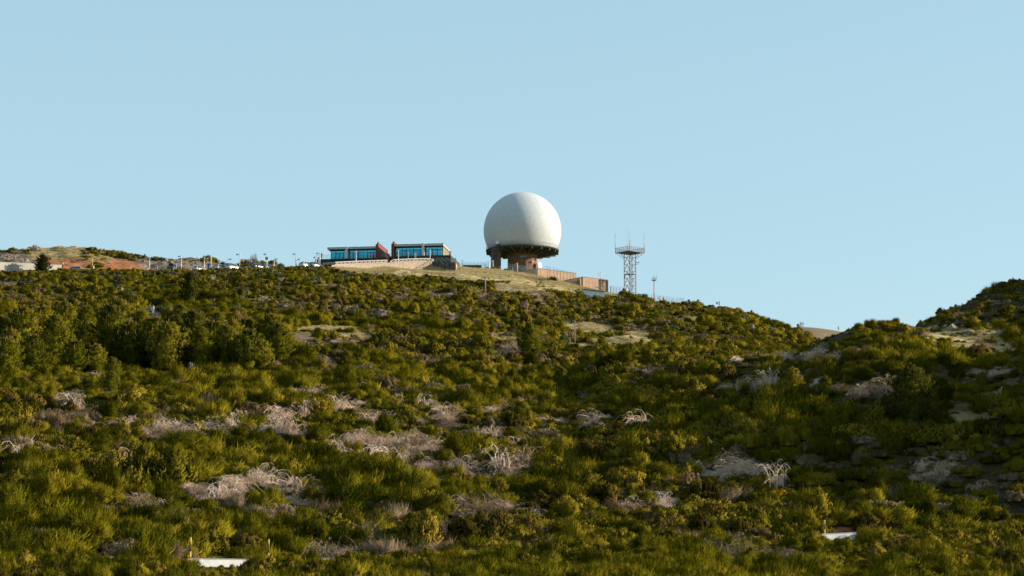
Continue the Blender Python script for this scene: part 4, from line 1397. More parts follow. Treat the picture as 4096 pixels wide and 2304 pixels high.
# dish on the drum
dz = zv(RD - 2, 740 + 1060 / 3.293) - base_z
b = MB()
dd = Vector((0.74, -0.64, 0.12)).normalized()
mq = dd.to_track_quat("Z", "Y").to_matrix().to_4x4()
dish_c = Vector((4.45, -1.9, dz))
pr = [(0.02, -0.02), (0.3, 0.02), (0.62, 0.12), (0.85, 0.24), (0.85, 0.30), (0.6, 0.19), (0.02, 0.05)]
tmp = MB(); tmp.lathe(pr, 28, True, capb=False, capt=False)
dish = thing("dish_antenna", "white round dish antenna on a bracket on the radome drum", "dish antenna", (C0.x, C0.y, base_z))
b.add([mq @ Vector(p) + dish_c for p in tmp.v], tmp.f, True); b.build("dish", M_WPAINT, dish)
b = MB()
for o_ in ((0, 0.35), (0, -0.35)):
    b.tube([(3.3, -1.6, dz + o_[1]), (dish_c.x - 0.1, dish_c.y + 0.05, dz + o_[1] * 0.6)], 0.045, 6)
b.tube([(3.95, -1.75, dz - 0.7), (3.95, -1.75, dz + 0.7)], 0.06, 8)
b.build("bracket", M_GALV, dish)
b = MB(); b.lathe([(0.05, -0.14), (0.24, -0.05), (0.28, 0.08), (0.2, 0.2), (0.05, 0.24)], 12, c=(2.6, -3.25, dz + 0.72)); b.tube([(2.6, -2.9, dz + 0.72), (2.6, -3.2, dz + 0.72)], 0.04, 6)
b.tube([(2.6, -3.2, dz + 0.9), (2.6, -3.2, dz + 1.25)], 0.025, 6)
sa = thing("small_antenna", "small white drum antenna on the radome wall above the dish", "antenna", (C0.x, C0.y, base_z)); b.build("antenna_body", M_WPAINT, sa)


# ------------------------------------------------------------------ annex blocks right of the drum
def block(name, label, u, vtop, D, width, depth, ang, h, mat, cat="building"):
    """flat roofed block; u, vtop is its near top corner; ang turns its front to the right"""
    c = P(u, vtop, D)
    o = thing(name, label, cat, (c.x, c.y, c.z - h), ang)
    b = MB(); b.box(0, 0, 0, width, depth, h); w = b.build("wall", mat, o)
    b = MB(); b.box(-0.06, -0.06, h + 0.002, width + 0.06, depth + 0.06, h + 0.10); b.build("roof_edge", M_DARKF2, o)
    return o


M_DARKF2 = simple("roof_edging", (0.13, 0.10, 0.08), 0.7)
M_RUST = simple("rust_steel", (0.10, 0.05, 0.03), 0.8, var=0.3)
M_LOUVRE = simple("louvre_dark", (0.055, 0.045, 0.038), 0.8)
A39 = math.radians(38)
annex = block("annex_building", "long flat roofed brown annex beside the radome drum", 2152, 1074.5, 583, 13.0, 10.5, A39, 7.0, M_BRICK)
annex2 = block("annex_building", "smaller flat roofed brown block with a steel frame at its end", 2332, 1108, 583, 8.3, 7.5, A39, 6.2, M_BRICK)
b = MB()
for k in range(9): b.box(-0.05, 1.3, 1.2 + k * 0.5, -0.01, 6.2, 1.45 + k * 0.5)
b.build("louvres", M_LOUVRE, annex2)
h = 6.2
b = MB()
for x in (5.75, 8.15): b.box(x, -0.34, 0.2, x + 0.26, -0.08, h - 0.3)
b.box(5.75, -0.34, h - 0.28, 8.41, -0.08, h - 0.02)
b.bar((5.95, -0.2, 1.4), (6.9, -0.2, h - 0.35), 0.13); b.bar((6.9, -0.2, h - 0.35), (7.9, -0.2, 1.8), 0.13)
b.bar((5.95, -0.2, h - 0.4), (6.7, -0.2, 3.2), 0.07); b.bar((6.1, -0.2, 1.2), (8.0, -0.2, 2.0), 0.08)
b.build("steel_frame", M_RUST, annex2)
b = MB(); b.tube([(6.6, 0.6, h), (6.6, 0.6, h + 1.5)], 0.07, 6); b.tube([(6.6, 0.6, h + 1.5), (6.6, 0.6, h + 3.0)], 0.025, 5)
b.tube([(5.5, 0.6, h + 1.75), (7.6, 0.6, h + 1.75)], 0.03, 5); b.tube([(5.9, 0.6, h + 1.05), (7.3, 0.6, h + 1.05)], 0.03, 5)
for x in (5.9, 7.3): b.tube([(x, 0.6, h + 1.05), (x, 0.6, h + 1.55)], 0.03, 5)
b.tube([(6.1, 0.6, h), (6.1, 0.6, h + 0.8)], 0.05, 5)
ws = thing("weather_mast", "small weather mast with arms on the brown block roof", "mast", annex2.location, A39); b.build("mast_frame", M_GALV, ws)
for sx, sz, mt, w_, nm, where in ((1.7, 4.55, M_WPAINT, 0.55, "small white notice board on the long annex wall", 0),):
    b = MB(); b.box(sx, -0.06, sz, sx + w_ * 1.6, -0.01, sz + w_); o = b.build("notice_board", mt, None, annex.location, A39); tag(o, nm, "sign")

# low bunker left of the radome
c = P(1853, 1060, 600)
bk = thing("bunker", "low brown concrete bunker with bright ends left of the radome", "building", (c.x, c.y, c.z - 4))
b = MB(); b.box(0, 0, 0, 4.8, 4, 4); b.build("wall", M_BRICK_SHADED, bk)
b = MB(); b.prism([(-0.5, 0.0), (-0.01, 0.0), (-0.01, 3.98), (-0.08, 3.98)], 0.0, 4.0); b.prism([(4.81, 0), (5.5, 0), (4.90, 3.98), (4.81, 3.98)], 0, 4.0); b.build("side_wall", M_BRICK, bk)  # ends in the lit concrete copy: sunlight put into their colour
# the low mound by the pier
c = P(1978, 1069, 588)

# white shed on the slope
c = P(2329, 1155, 541)
shed = thing("site_shed", "long white panelled shed with a dark roof half hidden in shrubs", "shed", (c.x, c.y, c.z - 2.6), math.radians(-2))
M_PANEL = simple("shed_panel", (0.80, 0.88, 0.92), 0.5, var=0.06)
L_ = 5.4
def sh(x): return 2.45 - 0.115 * x
b = MB(); b.hexa([(0, 0, -1), (L_, 0, -1), (L_, 2.4, -1), (0, 2.4, -1), (0, 0, sh(0)), (L_, 0, sh(L_)), (L_, 2.4, sh(L_) + .3), (0, 2.4, sh(0) + .3)]); b.build("wall", M_PANEL, shed)
b = MB(); b.hexa([(-0.2, -0.3, sh(0)), (L_ + 0.1, -0.3, sh(L_) - 0.02), (L_ + 0.1, 2.6, sh(L_) + .35), (-0.2, 2.6, sh(0) + .35), (-0.2, -0.3, sh(0) + 0.16), (L_ + 0.1, -0.3, sh(L_) + 0.12), (L_ + 0.1, 2.6, sh(L_) + .5), (-0.2, 2.6, sh(0) + .5)])
b.build("roof", simple("shed_roof", (0.12, 0.13, 0.16), 0.7), shed)
for x in (0.75, 1.9, 3.3, 4.4):
    b = MB(); b.box(x, -0.05, -0.9, x + 0.07 + (0.1 if x < 1 else 0), -0.01, sh(x) - 0.05); b.build("panel_post", M_WPAINT, shed)
# ------------------------------------------------------------------ lattice tower
M_STEEL = simple("tower_steel", (0.105, 0.098, 0.115), 0.6, 0.1, var=0.12)
M_ANT = simple("antenna_white", (0.50, 0.46, 0.46), 0.5)
TD = 560.0
tw = P(2521, 1178, TD)
tz0 = min(gz(tw.x, tw.y), tw.z) - 0.5
tower = thing("lattice_tower", "square steel lattice tower with a railed top platform and whip antennas", "lattice tower", (tw.x, tw.y, tz0), math.radians(40))
mpp = TD / F * 1.02
top = zv(TD, 880 + 505 / 3.813) - tz0
hs = 45 * mpp / 2 / math.sqrt(2) * 1.02
cs = [(-hs, -hs), (hs, -hs), (hs, hs), (-hs, hs)]
for x, y in cs:
    b = MB(); b.bar((x, y, 0), (x, y, top - 0.1), 0.15); b.build("leg", M_STEEL, tower)
lv = np.linspace(0.6, top - 1.1, 7)
b = MB()
for i, z in enumerate(lv):
    for k in range(4):
        p, q = cs[k], cs[(k + 1) % 4]
        b.bar((*p, z), (*q, z), 0.075)
        if i < len(lv) - 1:
            m_ = ((p[0] + q[0]) / 2, (p[1] + q[1]) / 2)
            z2 = lv[i + 1]
            b.bar((*p, z), (*m_, z2), 0.065); b.bar((*q, z), (*m_, z2), 0.065)
            zm = (z + z2) / 2
            b.bar((*p, zm), ((p[0] + m_[0]) / 2, (p[1] + m_[1]) / 2, zm), 0.045); b.bar((*q, zm), ((q[0] + m_[0]) / 2, (q[1] + m_[1]) / 2, zm), 0.045)
b.build("bracing", M_STEEL, tower)
b = MB()
for s in (-0.2, 0.2): b.tube([(s, -hs + 0.3, 0), (s, -hs + 0.3, top)], 0.04, 5)
for k in range(int(top / 0.4)): b.tube([(-0.2, -hs + 0.3, k * 0.4), (0.2, -hs + 0.3, k * 0.4)], 0.02, 4)
b.build("ladder", M_STEEL, tower)
b = MB(); b.box(-hs, -hs, top * 0.56, hs, hs, top * 0.56 + 0.06); b.build("rest_platform", M_STEEL, tower)
ps = 112 * mpp / 2 / math.sqrt(2)
M_GRATE = simple("platform_grating", (0.10, 0.13, 0.13), 0.6)
b = MB(); b.box(-ps, -ps, top, ps, ps, top + 0.16); b.build("platform", M_GRATE, tower)
b = MB()
for x, y in cs:
    sx, sy = math.copysign(1, x), math.copysign(1, y)
    b.bar((x, y, top - 1.5), (sx * ps, sy * ps, top - 0.02), 0.08)
    b.bar((x, y, top - 1.1), (sx * ps, y, top - 0.02), 0.06); b.bar((x, y, top - 1.1), (x, sy * ps, top - 0.02), 0.06)
b.build("platform_brace", M_STEEL, tower)
b = MB()
pc = [(-ps, -ps), (ps, -ps), (ps, ps), (-ps, ps)]
for k in range(4):
    p, q = Vector((*pc[k], 0)), Vector((*pc[(k + 1) % 4], 0))
    n_ = 7
    for i in range(n_):
        a_, c_ = p.lerp(q, i / n_), p.lerp(q, (i + 1) / n_)
        b.bar(a_ + Vector((0, 0, top + 0.16)), a_ + Vector((0, 0, top + 1.25)), 0.06)
        b.bar(a_ + Vector((0, 0, top + 0.2)), c_ + Vector((0, 0, top + 1.2)), 0.04)
        b.bar(c_ + Vector((0, 0, top + 0.2)), a_ + Vector((0, 0, top + 1.2)), 0.04)
    b.bar(p + Vector((0, 0, top + 1.25)), q + Vector((0, 0, top + 1.25)), 0.07)
b.build("railing", M_STEEL, tower)
Ri = Matrix.Rotation(-math.radians(40), 3, "Z")
def whip(x, y, z0, z1, r, nm="whip_antenna"):
    b = MB(); b.tube([(x, y, z0), (x, y, z1)], r, 8); b.build(nm, M_ANT, tower)
whip(-ps - 0.06, ps + 0.06, top, top + 228 * mpp / 3.813 + 1.25, 0.085)     # left corner
whip(ps + 0.06, -ps - 0.06, top, top + 228 * mpp / 3.813 + 1.25, 0.085)     # right corner
whip(-ps - 0.06, -ps - 0.06, top, top + 4.9, 0.085)                          # near corner
whip(ps + 0.06, ps + 0.06, top, top + 4.2, 0.075)                            # far corner
w_ = Ri @ Vector((-45 * mpp / 3.813, 0, 0))
whip(w_.x, w_.y, top + 0.1, top + 400 * mpp / 3.813, 0.03, "lightning_rod")
w_ = Ri @ Vector((1.35, 0, 0))
b = MB(); b.bar(w_ + Vector((0, 0, top - 3.0)), (Ri @ Vector((1.45, 0, 0))) + Vector((0, 0, top - 2.4)), 0.1); b.bar((Ri @ Vector((1.3, 0, 0))) + Vector((0, 0, top - 2.45)), (Ri @ Vector((2.4, 0, 0))) + Vector((0, 0, top - 2.4)), 0.16, 0.12)
b.bar((Ri @ Vector((1.4, 0, 0))) + Vector((0, 0, top - 2.95)), (Ri @ Vector((2.0, 0, 0))) + Vector((0, 0, top - 2.75)), 0.08)
b.build("camera_arm", M_STEEL, tower)

# slim mast
c = P(2617, 1204, 548); z0 = min(c.z, gz(c.x, c.y)) - 0.3
mast = thing("antenna_mast", "slim single pole mast with a small round platform right of the lattice tower", "mast", (c.x, c.y, z0))
ht = zv(548, 880 + 930 / 3.813) - z0
b = MB(); b.tube([(0, 0, 0), (0, 0, ht)], [0.16, 0.11], 10); b.build("pole", simple("mast_grey", (0.36, 0.31, 0.33), 0.5, var=0.1), mast)
b = MB(); b.lathe([(0.1, ht), (0.62, ht + 0.12), (0.62, ht + 0.2), (0.1, ht + 0.2)], 14, False); b.build("platform", M_GRATE, mast)
b = MB()
for k in range(8):
    a = 2 * PI * k / 8; b.tube([(0.6 * math.cos(a), 0.6 * math.sin(a), ht + 0.2), (0.6 * math.cos(a), 0.6 * math.sin(a), ht + 0.8)], 0.015, 4)
    for zz in (0.5, 0.8): b.tube([(0.6 * math.cos(a), 0.6 * math.sin(a), ht + zz), (0.6 * math.cos(a + PI / 4), 0.6 * math.sin(a + PI / 4), ht + zz)], 0.015, 4)
b.build("railing", M_STEEL, mast)
b = MB(); b.tube([(0, 0, ht), (0, 0, ht + 0.75)], 0.07, 8); b.build("pole_top", M_STEEL, mast)
for x, y0, y1 in ((0, 0.75, 1.85), (0.72, 0.65, 1.6)):
    b = MB(); b.tube([(x, 0, ht + y0), (x, 0, ht + y1)], 0.045, 8); b.build("whip_antenna", M_ANT, mast)
b = MB(); b.tube([(0, 0, ht + 0.5), (0.72, 0, ht + 0.7)], 0.03, 5); b.build("antenna_arm", M_STEEL, mast)

# ------------------------------------------------------------------ lamps
M_LAMP = simple("lamp_post_paint", (0.66, 0.62, 0.61), 0.45, 0.1, var=0.08)
M_HOOD = simple("lamp_hood", (0.22, 0.27, 0.31), 0.4, 0.3, var=0.1)


def lamp(label, u, vfoot, vtop, D, du_head, hood=True, group="street lamps on the ridge", thick=1.0, second=None):
    """post with a bent arm and a conical hood; du_head in measured pixels, negative to the left"""
    c = P(u, vfoot, D)
    z0 = min(c.z, gz(c.x, c.y)) - 0.25
    h = zv(D, vtop) - z0
    o = thing("street_lamp", label, "street lamp", (c.x, c.y, z0), 0, group)
    b = MB(); b.tube([(0, 0, 0), (0, 0, h)], [0.10 * thick, 0.085 * thick], 8); b.lathe([(0.17, 0), (0.17, 0.25), (0.1, 0.3)], 8); b.build("pole", M_LAMP, o)
    for dh in [du_head] + ([second] if second else []):
        L = dh * D / F
        sg = math.copysign(1, L)
        b = MB(); b.tube([(0, 0, h - 0.28), (L * 0.55, 0, h - 0.26), (L * 0.8, 0, h - 0.22)], 0.04, 6); b.build("arm", M_LAMP, o)
        b = MB()
        if hood: b.lathe([(0.36, h - 0.44), (0.33, h - 0.40), (0.12, h - 0.16), (0.04, h - 0.10)], 14, c=(L * 0.95, 0, 0))
        else: b.box(min(L * 0.5, L * 1.05), -0.12, h - 0.27, max(L * 0.5, L * 1.05), 0.12, h - 0.17)
        b.build("lamp_head", M_HOOD, o)
    return o


r5 = lambda X: 600 + X / 3.68
v5 = lambda Y: 960 + Y / 3.68
r1 = lambda X: 1200 + X / 3.68
v1 = lambda Y: 920 + Y / 3.68
lamp("double headed pale lamp post in front of the red cutting", 598, 1062, 1024, 534, -9, second=11)
lamp("leftmost lamp post of the car park, above a dark bush, hood to the left", r5(460), v5(345), v5(222), 540, -10)
lamp("tall lamp post beside the dark ticket machine, hood to the left", r5(895), v5(442), v5(208), 531, -12)
lamp("shorter lamp post left of the ticket machine, hood to the right", r5(798), v5(420), v5(258), 543, 11)
lamp("lamp post rising behind the white parked cars, hood to the right", r5(1147), v5(395), v5(262), 543, 10)
lamp("tall lamp post between the white car and the low dark car, hood to the left", r5(1318), v5(428), v5(193), 531, -11)
lamp("lamp post in front of the bare tree, hood to the right", r5(1493), v5(400), v5(262), 543, 11)
lamp("tall lamp post carrying the blue parking sign", r5(1723), v5(398), v5(190), 530, -11)
lamp("lamp post right of the parking sign, hood to the right", r5(1826), v5(370), v5(262), 543, 10)
lamp("tall lamp post before the gap in the rocks, hood to the left", r5(2153), v5(380), v5(187), 531, -11)
lamp("shorter lamp post close behind the tall one, hood to the right", r5(2146), v5(372), v5(265), 544, 12)
lamp("lamp post in front of the terrace corner with the standing person", r1(290), v1(528), v1(325), 531, -11)
lamp("short lamp post at the left end of the dark plinth", r1(240), v1(480), v1(385), 552, -8)
lamp("lamp post in front of the left glass pavilion", r1(825), v1(470), v1(306), 552, -8)
lamp("lamp post in front of the right glass pavilion near the red fin", r1(1448), v1(450), v1(290), 556, -8)
lamp("lamp post at the right end of the white lattice fence", r1(1914), v1(450), v1(290), 562, -8)
r2 = lambda X: 1880 + X / 3.293
v2 = lambda Y: 740 + Y / 3.293
lamp("thin dark lamp post between the stone bastion and the bunker", r1(2396), v1(560), v1(440), 598, -6, False, thick=0.6)
lamp("thin lamp post left of the radome pier", r2(250), v2(1105), v2(995), 578, -6, False, thick=0.7)
lamp("white lamp post before the radome pier", r2(303), v2(1095), v2(992), 572, -5)
lamp("tall white lamp post before the radome drum", r2(625), v2(1152), v2(1025), 570, -5)
lamp("short stout camera post before the radome drum", r2(562), v2(1150), v2(1083), 570, -4, False, thick=1.1)
lamp("lamp post in front of the long annex wall", r2(1160), v2(1258), v2(1148), 568, -6, False, thick=0.9)
lamp("lamp post at the corner between the two brown blocks", r2(1455), v2(1322), v2(1216), 567, 6, False, thick=1.0)
r3 = lambda X: 2400 + X / 3.813
v3 = lambda Y: 880 + Y / 3.813
lamp("small lamp post right of the steel framed block", r3(157), v3(1100), v3(1008), 560, 5, False, thick=0.6)
lamp("short lamp post on the crest left of the slim mast", r3(633), v3(1180), v3(1122), 552, 3, False, thick=0.7)
lamp("tall thin lamp post with a flat head left of the info board", r3(1245), v3(1320), v3(1195), 552, 6.5, False, thick=0.6)

# ------------------------------------------------------------------ fences
M_POSTG = simple("fence_post_green", (0.20, 0.26, 0.22), 0.6)
M_WIRE = simple("fence_wire", (0.30, 0.33, 0.32), 0.6)


def wire_fence(label, pts, h=2.2, barb=1, post_mat=None, mesh_rows=7, r=0.045, wr=0.012):
    """posts with bent barbed tops and tight wires; pts (x, y, z) feet"""
    o = thing("wire_fence", label, "fence", pts[0])
    B = Vector(pts[0])
    L = [Vector(p) - B for p in pts]
    for p in L:
        b = MB(); b.tube([p - Vector((0, 0, 0.3)), p + Vector((0, 0, h))], r, 6)
        if barb: b.tube([p + Vector((0, 0, h)), p + Vector((0.28 * barb, -0.1, h + 0.38))], r * 0.7, 5)
        b.build("post", post_mat or M_POSTG, o)
    b = MB()
    for p, q in zip(L[:-1], L[1:]):
        for k in range(mesh_rows):
            z = h * (0.08 + 0.9 * k / (mesh_rows - 1))
            b.tube([p + Vector((0, 0, z)), q + Vector((0, 0, z))], wr, 3, cap=False)
        n_ = 9
        for k in range(1, n_):
            m_ = p.lerp(q, k / n_)
            b.tube([m_ + Vector((0, 0, 0.1)), m_ + Vector((0, 0, h * 0.98))], wr * 0.7, 3, cap=False)
        if barb:
            for e in (0.4, 1.0): b.tube([p + Vector((0.28 * barb * e, -0.1 * e, h + 0.38 * e)), q + Vector((0.28 * barb * e, -0.1 * e, h + 0.38 * e))], wr, 3, cap=False)
    b.build("wire_mesh", M_WIRE, o)
    return o


def feet(xs, D0, D1, xf):
    out = []
    for i, X in enumerate(xs):
        D = D0 + (D1 - D0) * i / max(1, len(xs) - 1)
        q = stand(xf(X), D); out.append(q)
    return out


wire_fence("green wire fence on the grass before the radome drum", feet([508, 560, 600, 643, 685, 727, 770, 813, 856, 893], 573, 571, r2), 2.3, 0)
wire_fence("barbed wire fence running along the annex wall", feet([925, 1022, 1056, 1110, 1150, 1193, 1238, 1280, 1322, 1365, 1400], 570, 568, r2), 2.9, -1)
wire_fence("barbed wire fence in front of the steel framed block", feet([1528, 1570, 1612, 1655, 1700, 1745, 1790], 566, 562, r2), 2.6, -1)
wire_fence("barbed wire fence between the block and the lattice tower", feet([165, 211, 257, 303, 350], 560, 556, r3), 1.9, 1)
wire_fence("barbed wire fence on the skyline right of the slim mast", feet([782, 878, 920, 967, 1015, 1062, 1110, 1168, 1220, 1268], 552, 545, r3), 1.7, 1)
wire_fence("barbed wire fence along the top of the low bunker", [P(u, 1078, 596) for u in (1838, 1850, 1862, 1875, 1887, 1900, 1912, 1925, 1937, 1945, 1955)], 1.6, -1)

# ------------------------------------------------------------------ utility poles and the cable
M_POLE = simple("weathered_wood", (0.26, 0.19, 0.12), 0.9, var=0.3, scale=6, bump=0.01)
POLES = [(1941, 1183, 1103, 0.17, "thick wooden pole, topmost of the cable line"), (2148, 1146, 1083, 0.10, "thin wooden pole on the grass bank under the annex"),
         (2108, 1282, 1198, 0.085, "thin wooden pole in the middle of the slope"), (2299, 1392, 1282, 0.095, "tall thin wooden pole by the tan grass"),
         (2523, 1392, 1352, 0.10, "short wooden pole at the lower end of the cable")]
tops = []
for u, vf, vt, r_, lb in POLES:
    q = hit(u, vf)
    h = zv(q.y, vt) - q.z
    o = thing("utility_pole", lb, "utility pole", q, 0, "wooden poles of the cable line")
    b = MB(); b.tube([(0, 0, -0.4), (0, 0, h)], [r_ * 1.1, r_ * 0.85], 8); b.build("pole", M_POLE, o)
    b = MB(); b.bar((-0.18, -r_ - 0.02, h - 0.35), (0.18, -r_ - 0.02, h - 0.35), 0.09); b.build("bracket", M_GALV, o)
    tops.append((q + Vector((0, 0, h - 0.3)), r_))
def cable(a, c, sag, label):
    pts = []
    for k in range(17):
        t = k / 16; p = a.lerp(c, t); p.z -= sag * 4 * t * (1 - t); pts.append(p)
    b = MB(); b.tube([p - a for p in pts], 0.028, 4); o = b.build("overhead_cable", M_BLACKP, None, a)
    tag(o, label, "cable")
cable(tops[0][0], tops[3][0], 0.9, "long dark cable sagging down the slope from the thick wooden pole")
cable(tops[3][0], tops[4][0], 0.5, "dark cable from the tall thin pole to the short pole")
cable(tops[4][0], stand(2556, tops[4][0].y - 2, 0.4), 0.1, "short stay cable dropping to the ground right of the short pole")

# ------------------------------------------------------------------ roadside parapet and snow poles
M_PARAPET = simple("parapet_paint", (0.74, 0.71, 0.68), 0.85, var=0.14, scale=1.2, bump=0.01)
par = thing("parapet_wall", "long whitish concrete parapet along the lower road, mostly hidden by broom", "wall", stand(-600, float(road_d(-600))))
B = Vector(par.location)
b = MB()
us = np.arange(-600, 4300, 50)
for a_, c_ in zip(us[:-1], us[1:]):
    p, q = stand(a_, float(road_d(a_))) - B, stand(c_, float(road_d(c_))) - B
    n_ = Vector((0, 0.35, 0))
    up = Vector((0, 0, 0.72)); dn = Vector((0, 0, -0.5))
    b.hexa([p + dn, q + dn, q + dn + n_, p + dn + n_, p + up, q + up, q + up + n_, p + up + n_])
b.build("wall", M_PARAPET, par)
b = MB()
for a_, c_ in zip(us[:-1], us[1:]):
    p, q = stand(a_, float(road_d(a_))) - B, stand(c_, float(road_d(c_))) - B
    b.hexa([p + Vector((0, -0.04, 0.722)), q + Vector((0, -0.04, 0.722)), q + Vector((0, 0.39, 0.722)), p + Vector((0, 0.39, 0.722)),
            p + Vector((0, -0.04, 0.80)), q + Vector((0, -0.04, 0.80)), q + Vector((0, 0.39, 0.80)), p + Vector((0, 0.39, 0.80))])
b.build("coping", simple("coping", (0.40, 0.37, 0.34), 0.9), par)
M_YEL = simple("snow_pole_yellow", (0.66, 0.36, 0.03), 0.6, var=0.12)
for u, vt, r_, lb in ((782, 2153, 0.105, "tall yellow and black snow pole at the left parapet gap"), (1090, 2160, 0.075, "yellow and dark snow pole half hidden in broom, near left"),
                      (3280, 2083, 0.085, "short yellow and black snow pole at the right parapet gap")):
    q = stand(u, float(road_d(u)) + 0.6)
    h = zv(q.y, vt) - q.z
    o = thing("snow_pole", lb, "snow pole", q, 0, "snow poles along the lower road")
    h0 = 0.8
    seg = (h - h0) / 3.0
    for k, (m_, rr) in enumerate(((M_YEL, r_), (M_BLACKP, r_ * 0.72), (M_YEL, r_))):
        b = MB(); b.tube([(0, 0, (0 if k == 0 else h0 + seg * k)), (0, 0, h0 + seg * (k + 1))], rr, 10); b.build("band", m_, o)
    b = MB(); b.lathe([(r_ * 1.02, h), (r_ * 1.02, h + 0.06)], 10); b.build("cap", M_WPAINT, o)
# upper road wall on the left skyline
M_UPWALL = simple("upper_wall", (0.40, 0.375, 0.31), 0.9, var=0.12, scale=1.0)
def low_wall(label, u0, u1, v0t, v1t, D, D2=None, thick=0.5, deep=1.4, name="road_wall", mat=None):
    p, q = P(u0, v0t, D), P(u1, v1t, D2 or D)
    o = thing(name, label, "wall", p)
    q = q - p
    b = MB(); b.hexa([(0, 0, -deep), (q.x, q.y, q.z - deep), (q.x, q.y + thick, q.z - deep), (0, thick, -deep), (0, 0, 0), (q.x, q.y, q.z), (q.x, q.y + thick, q.z), (0, thick, 0)])
    b.build("wall", mat or M_UPWALL, o)
    b = MB(); b.hexa([(0, -0.05, 0.003), (q.x, q.y - 0.05, q.z + 0.003), (q.x, q.y + thick + .05, q.z + 0.003), (0, thick + .05, 0.003), (0, -0.05, 0.1), (q.x, q.y - .05, q.z + 0.1), (q.x, q.y + thick + .05, q.z + 0.1), (0, thick + .05, 0.1)])
    b.build("coping", M_UPWALL, o)
    return o
low_wall("long pale concrete wall of the upper road at the left edge", -500, 140, 1030, 1055, 500, 529, deep=6.0)
low_wall("lower pale wall before the red cutting", 182, 246, 1059, 1061.5, 526.5, 530, deep=2.4)
low_wall("pale low kerb wall on the crest under the walkers", 2636, 2662, 1223, 1226, 546, 547, 0.4, 0.7)
# ------------------------------------------------------------------ visitor centre
def facade_glass():
    m = NT("facade_glass")
    nz = m.noise(0.5, 3, 0.5, m.obj())
    col = m.ramp(nz, [(0.3, (0.014, 0.23, 0.34)), (0.7, (0.045, 0.36, 0.44))])
    return m.principled(col, 0.06, 0.92, None, spec=0.5)


M_FGLASS = facade_glass()
M_FGLASS2 = simple("fanlight_glass", (0.10, 0.44, 0.54), 0.08, 0.9)
M_ROOFW = simple("roof_fascia", (0.66, 0.64, 0.60), 0.5, var=0.06)
M_CORTEN = simple("corten_steel", (0.19, 0.055, 0.036), 0.8, var=0.2, scale=1.5)
M_PLINTH = simple("plinth_dark", (0.045, 0.038, 0.036), 0.7, var=0.2)
M_PLINTHG = simple("plinth_green", (0.022, 0.06, 0.05), 0.6, var=0.2)
M_FRAMEB = simple("mullion_steel", (0.02, 0.07, 0.09), 0.4, 0.2)
M_OCHRE = simple("ochre_wall", (0.27, 0.215, 0.10), 0.8)
PHI = math.radians(-8.0)
VD = 572.0
vc0 = P(1257, 1050, VD)
VZ = zv(VD, 1036.5)                      # floor of the pavilions
mp = VD / F * 1.012
vc = thing("visitor_centre", "low visitor centre of two dark glass pavilions with rust red fins on a plinth", "building", (vc0.x, vc0.y, VZ - 4.0), -PHI * 0 + math.radians(8.0) * -1)
# local frame: x to the right along the front, y into the building, z up; floor at 4.0


def lx(u):
    """local x of a measured column on the front plane"""
    ph = math.radians(-8.0)
    t = (u - 2048) / UF
    # point on the front: vc0 + s*(cos, sin)
    return (t * vc0.y - vc0.x) / (math.cos(ph) - t * math.sin(ph))


ZF = 4.0
xa, xb = lx(1257), lx(1801)
step = lx(1548)
b = MB(); b.box(xa, 0.6, 0, step, 14, ZF - 0.35); b.box(step + 0.01, 0.62, 0, xb, 14, ZF - 0.10); b.build("plinth", M_PLINTH, vc)
b = MB(); b.box(xa, 0.3, ZF - 0.345, step, 14.2, ZF); b.box(step + 0.01, 0.28, ZF - 0.095, xb, 14.2, ZF + 0.30); b.build("terrace_slab", M_PLINTH, vc)
b = MB(); b.box(xa, 0.5, ZF - 1.2, lx(1320), 0.598, ZF - 0.4); b.build("fascia_panel", M_PLINTHG, vc)
for u, rr, mt in ((1311, 0.36, simple("orange_disc", (0.50, 0.20, 0.04), 0.6)), (1328, 0.27, simple("tan_disc", (0.32, 0.24, 0.15), 0.6))):
    b = MB(); tm = MB(); tm.lathe([(rr, 0), (rr, 0.06)], 20, False); b.add([(p[0] + lx(u), 0.56 - p[2], ZF - 1.42 + p[1]) for p in tm.v], tm.f); b.build("round_sign", mt, vc)
b = MB()
for k in range(5): b.box(lx(1336 + k * 4.6), 0.56, ZF - 1.36, lx(1336 + k * 4.6 + 3.2), 0.597, ZF - 1.22)
b.build("sign_strip", M_ROOFW, vc)


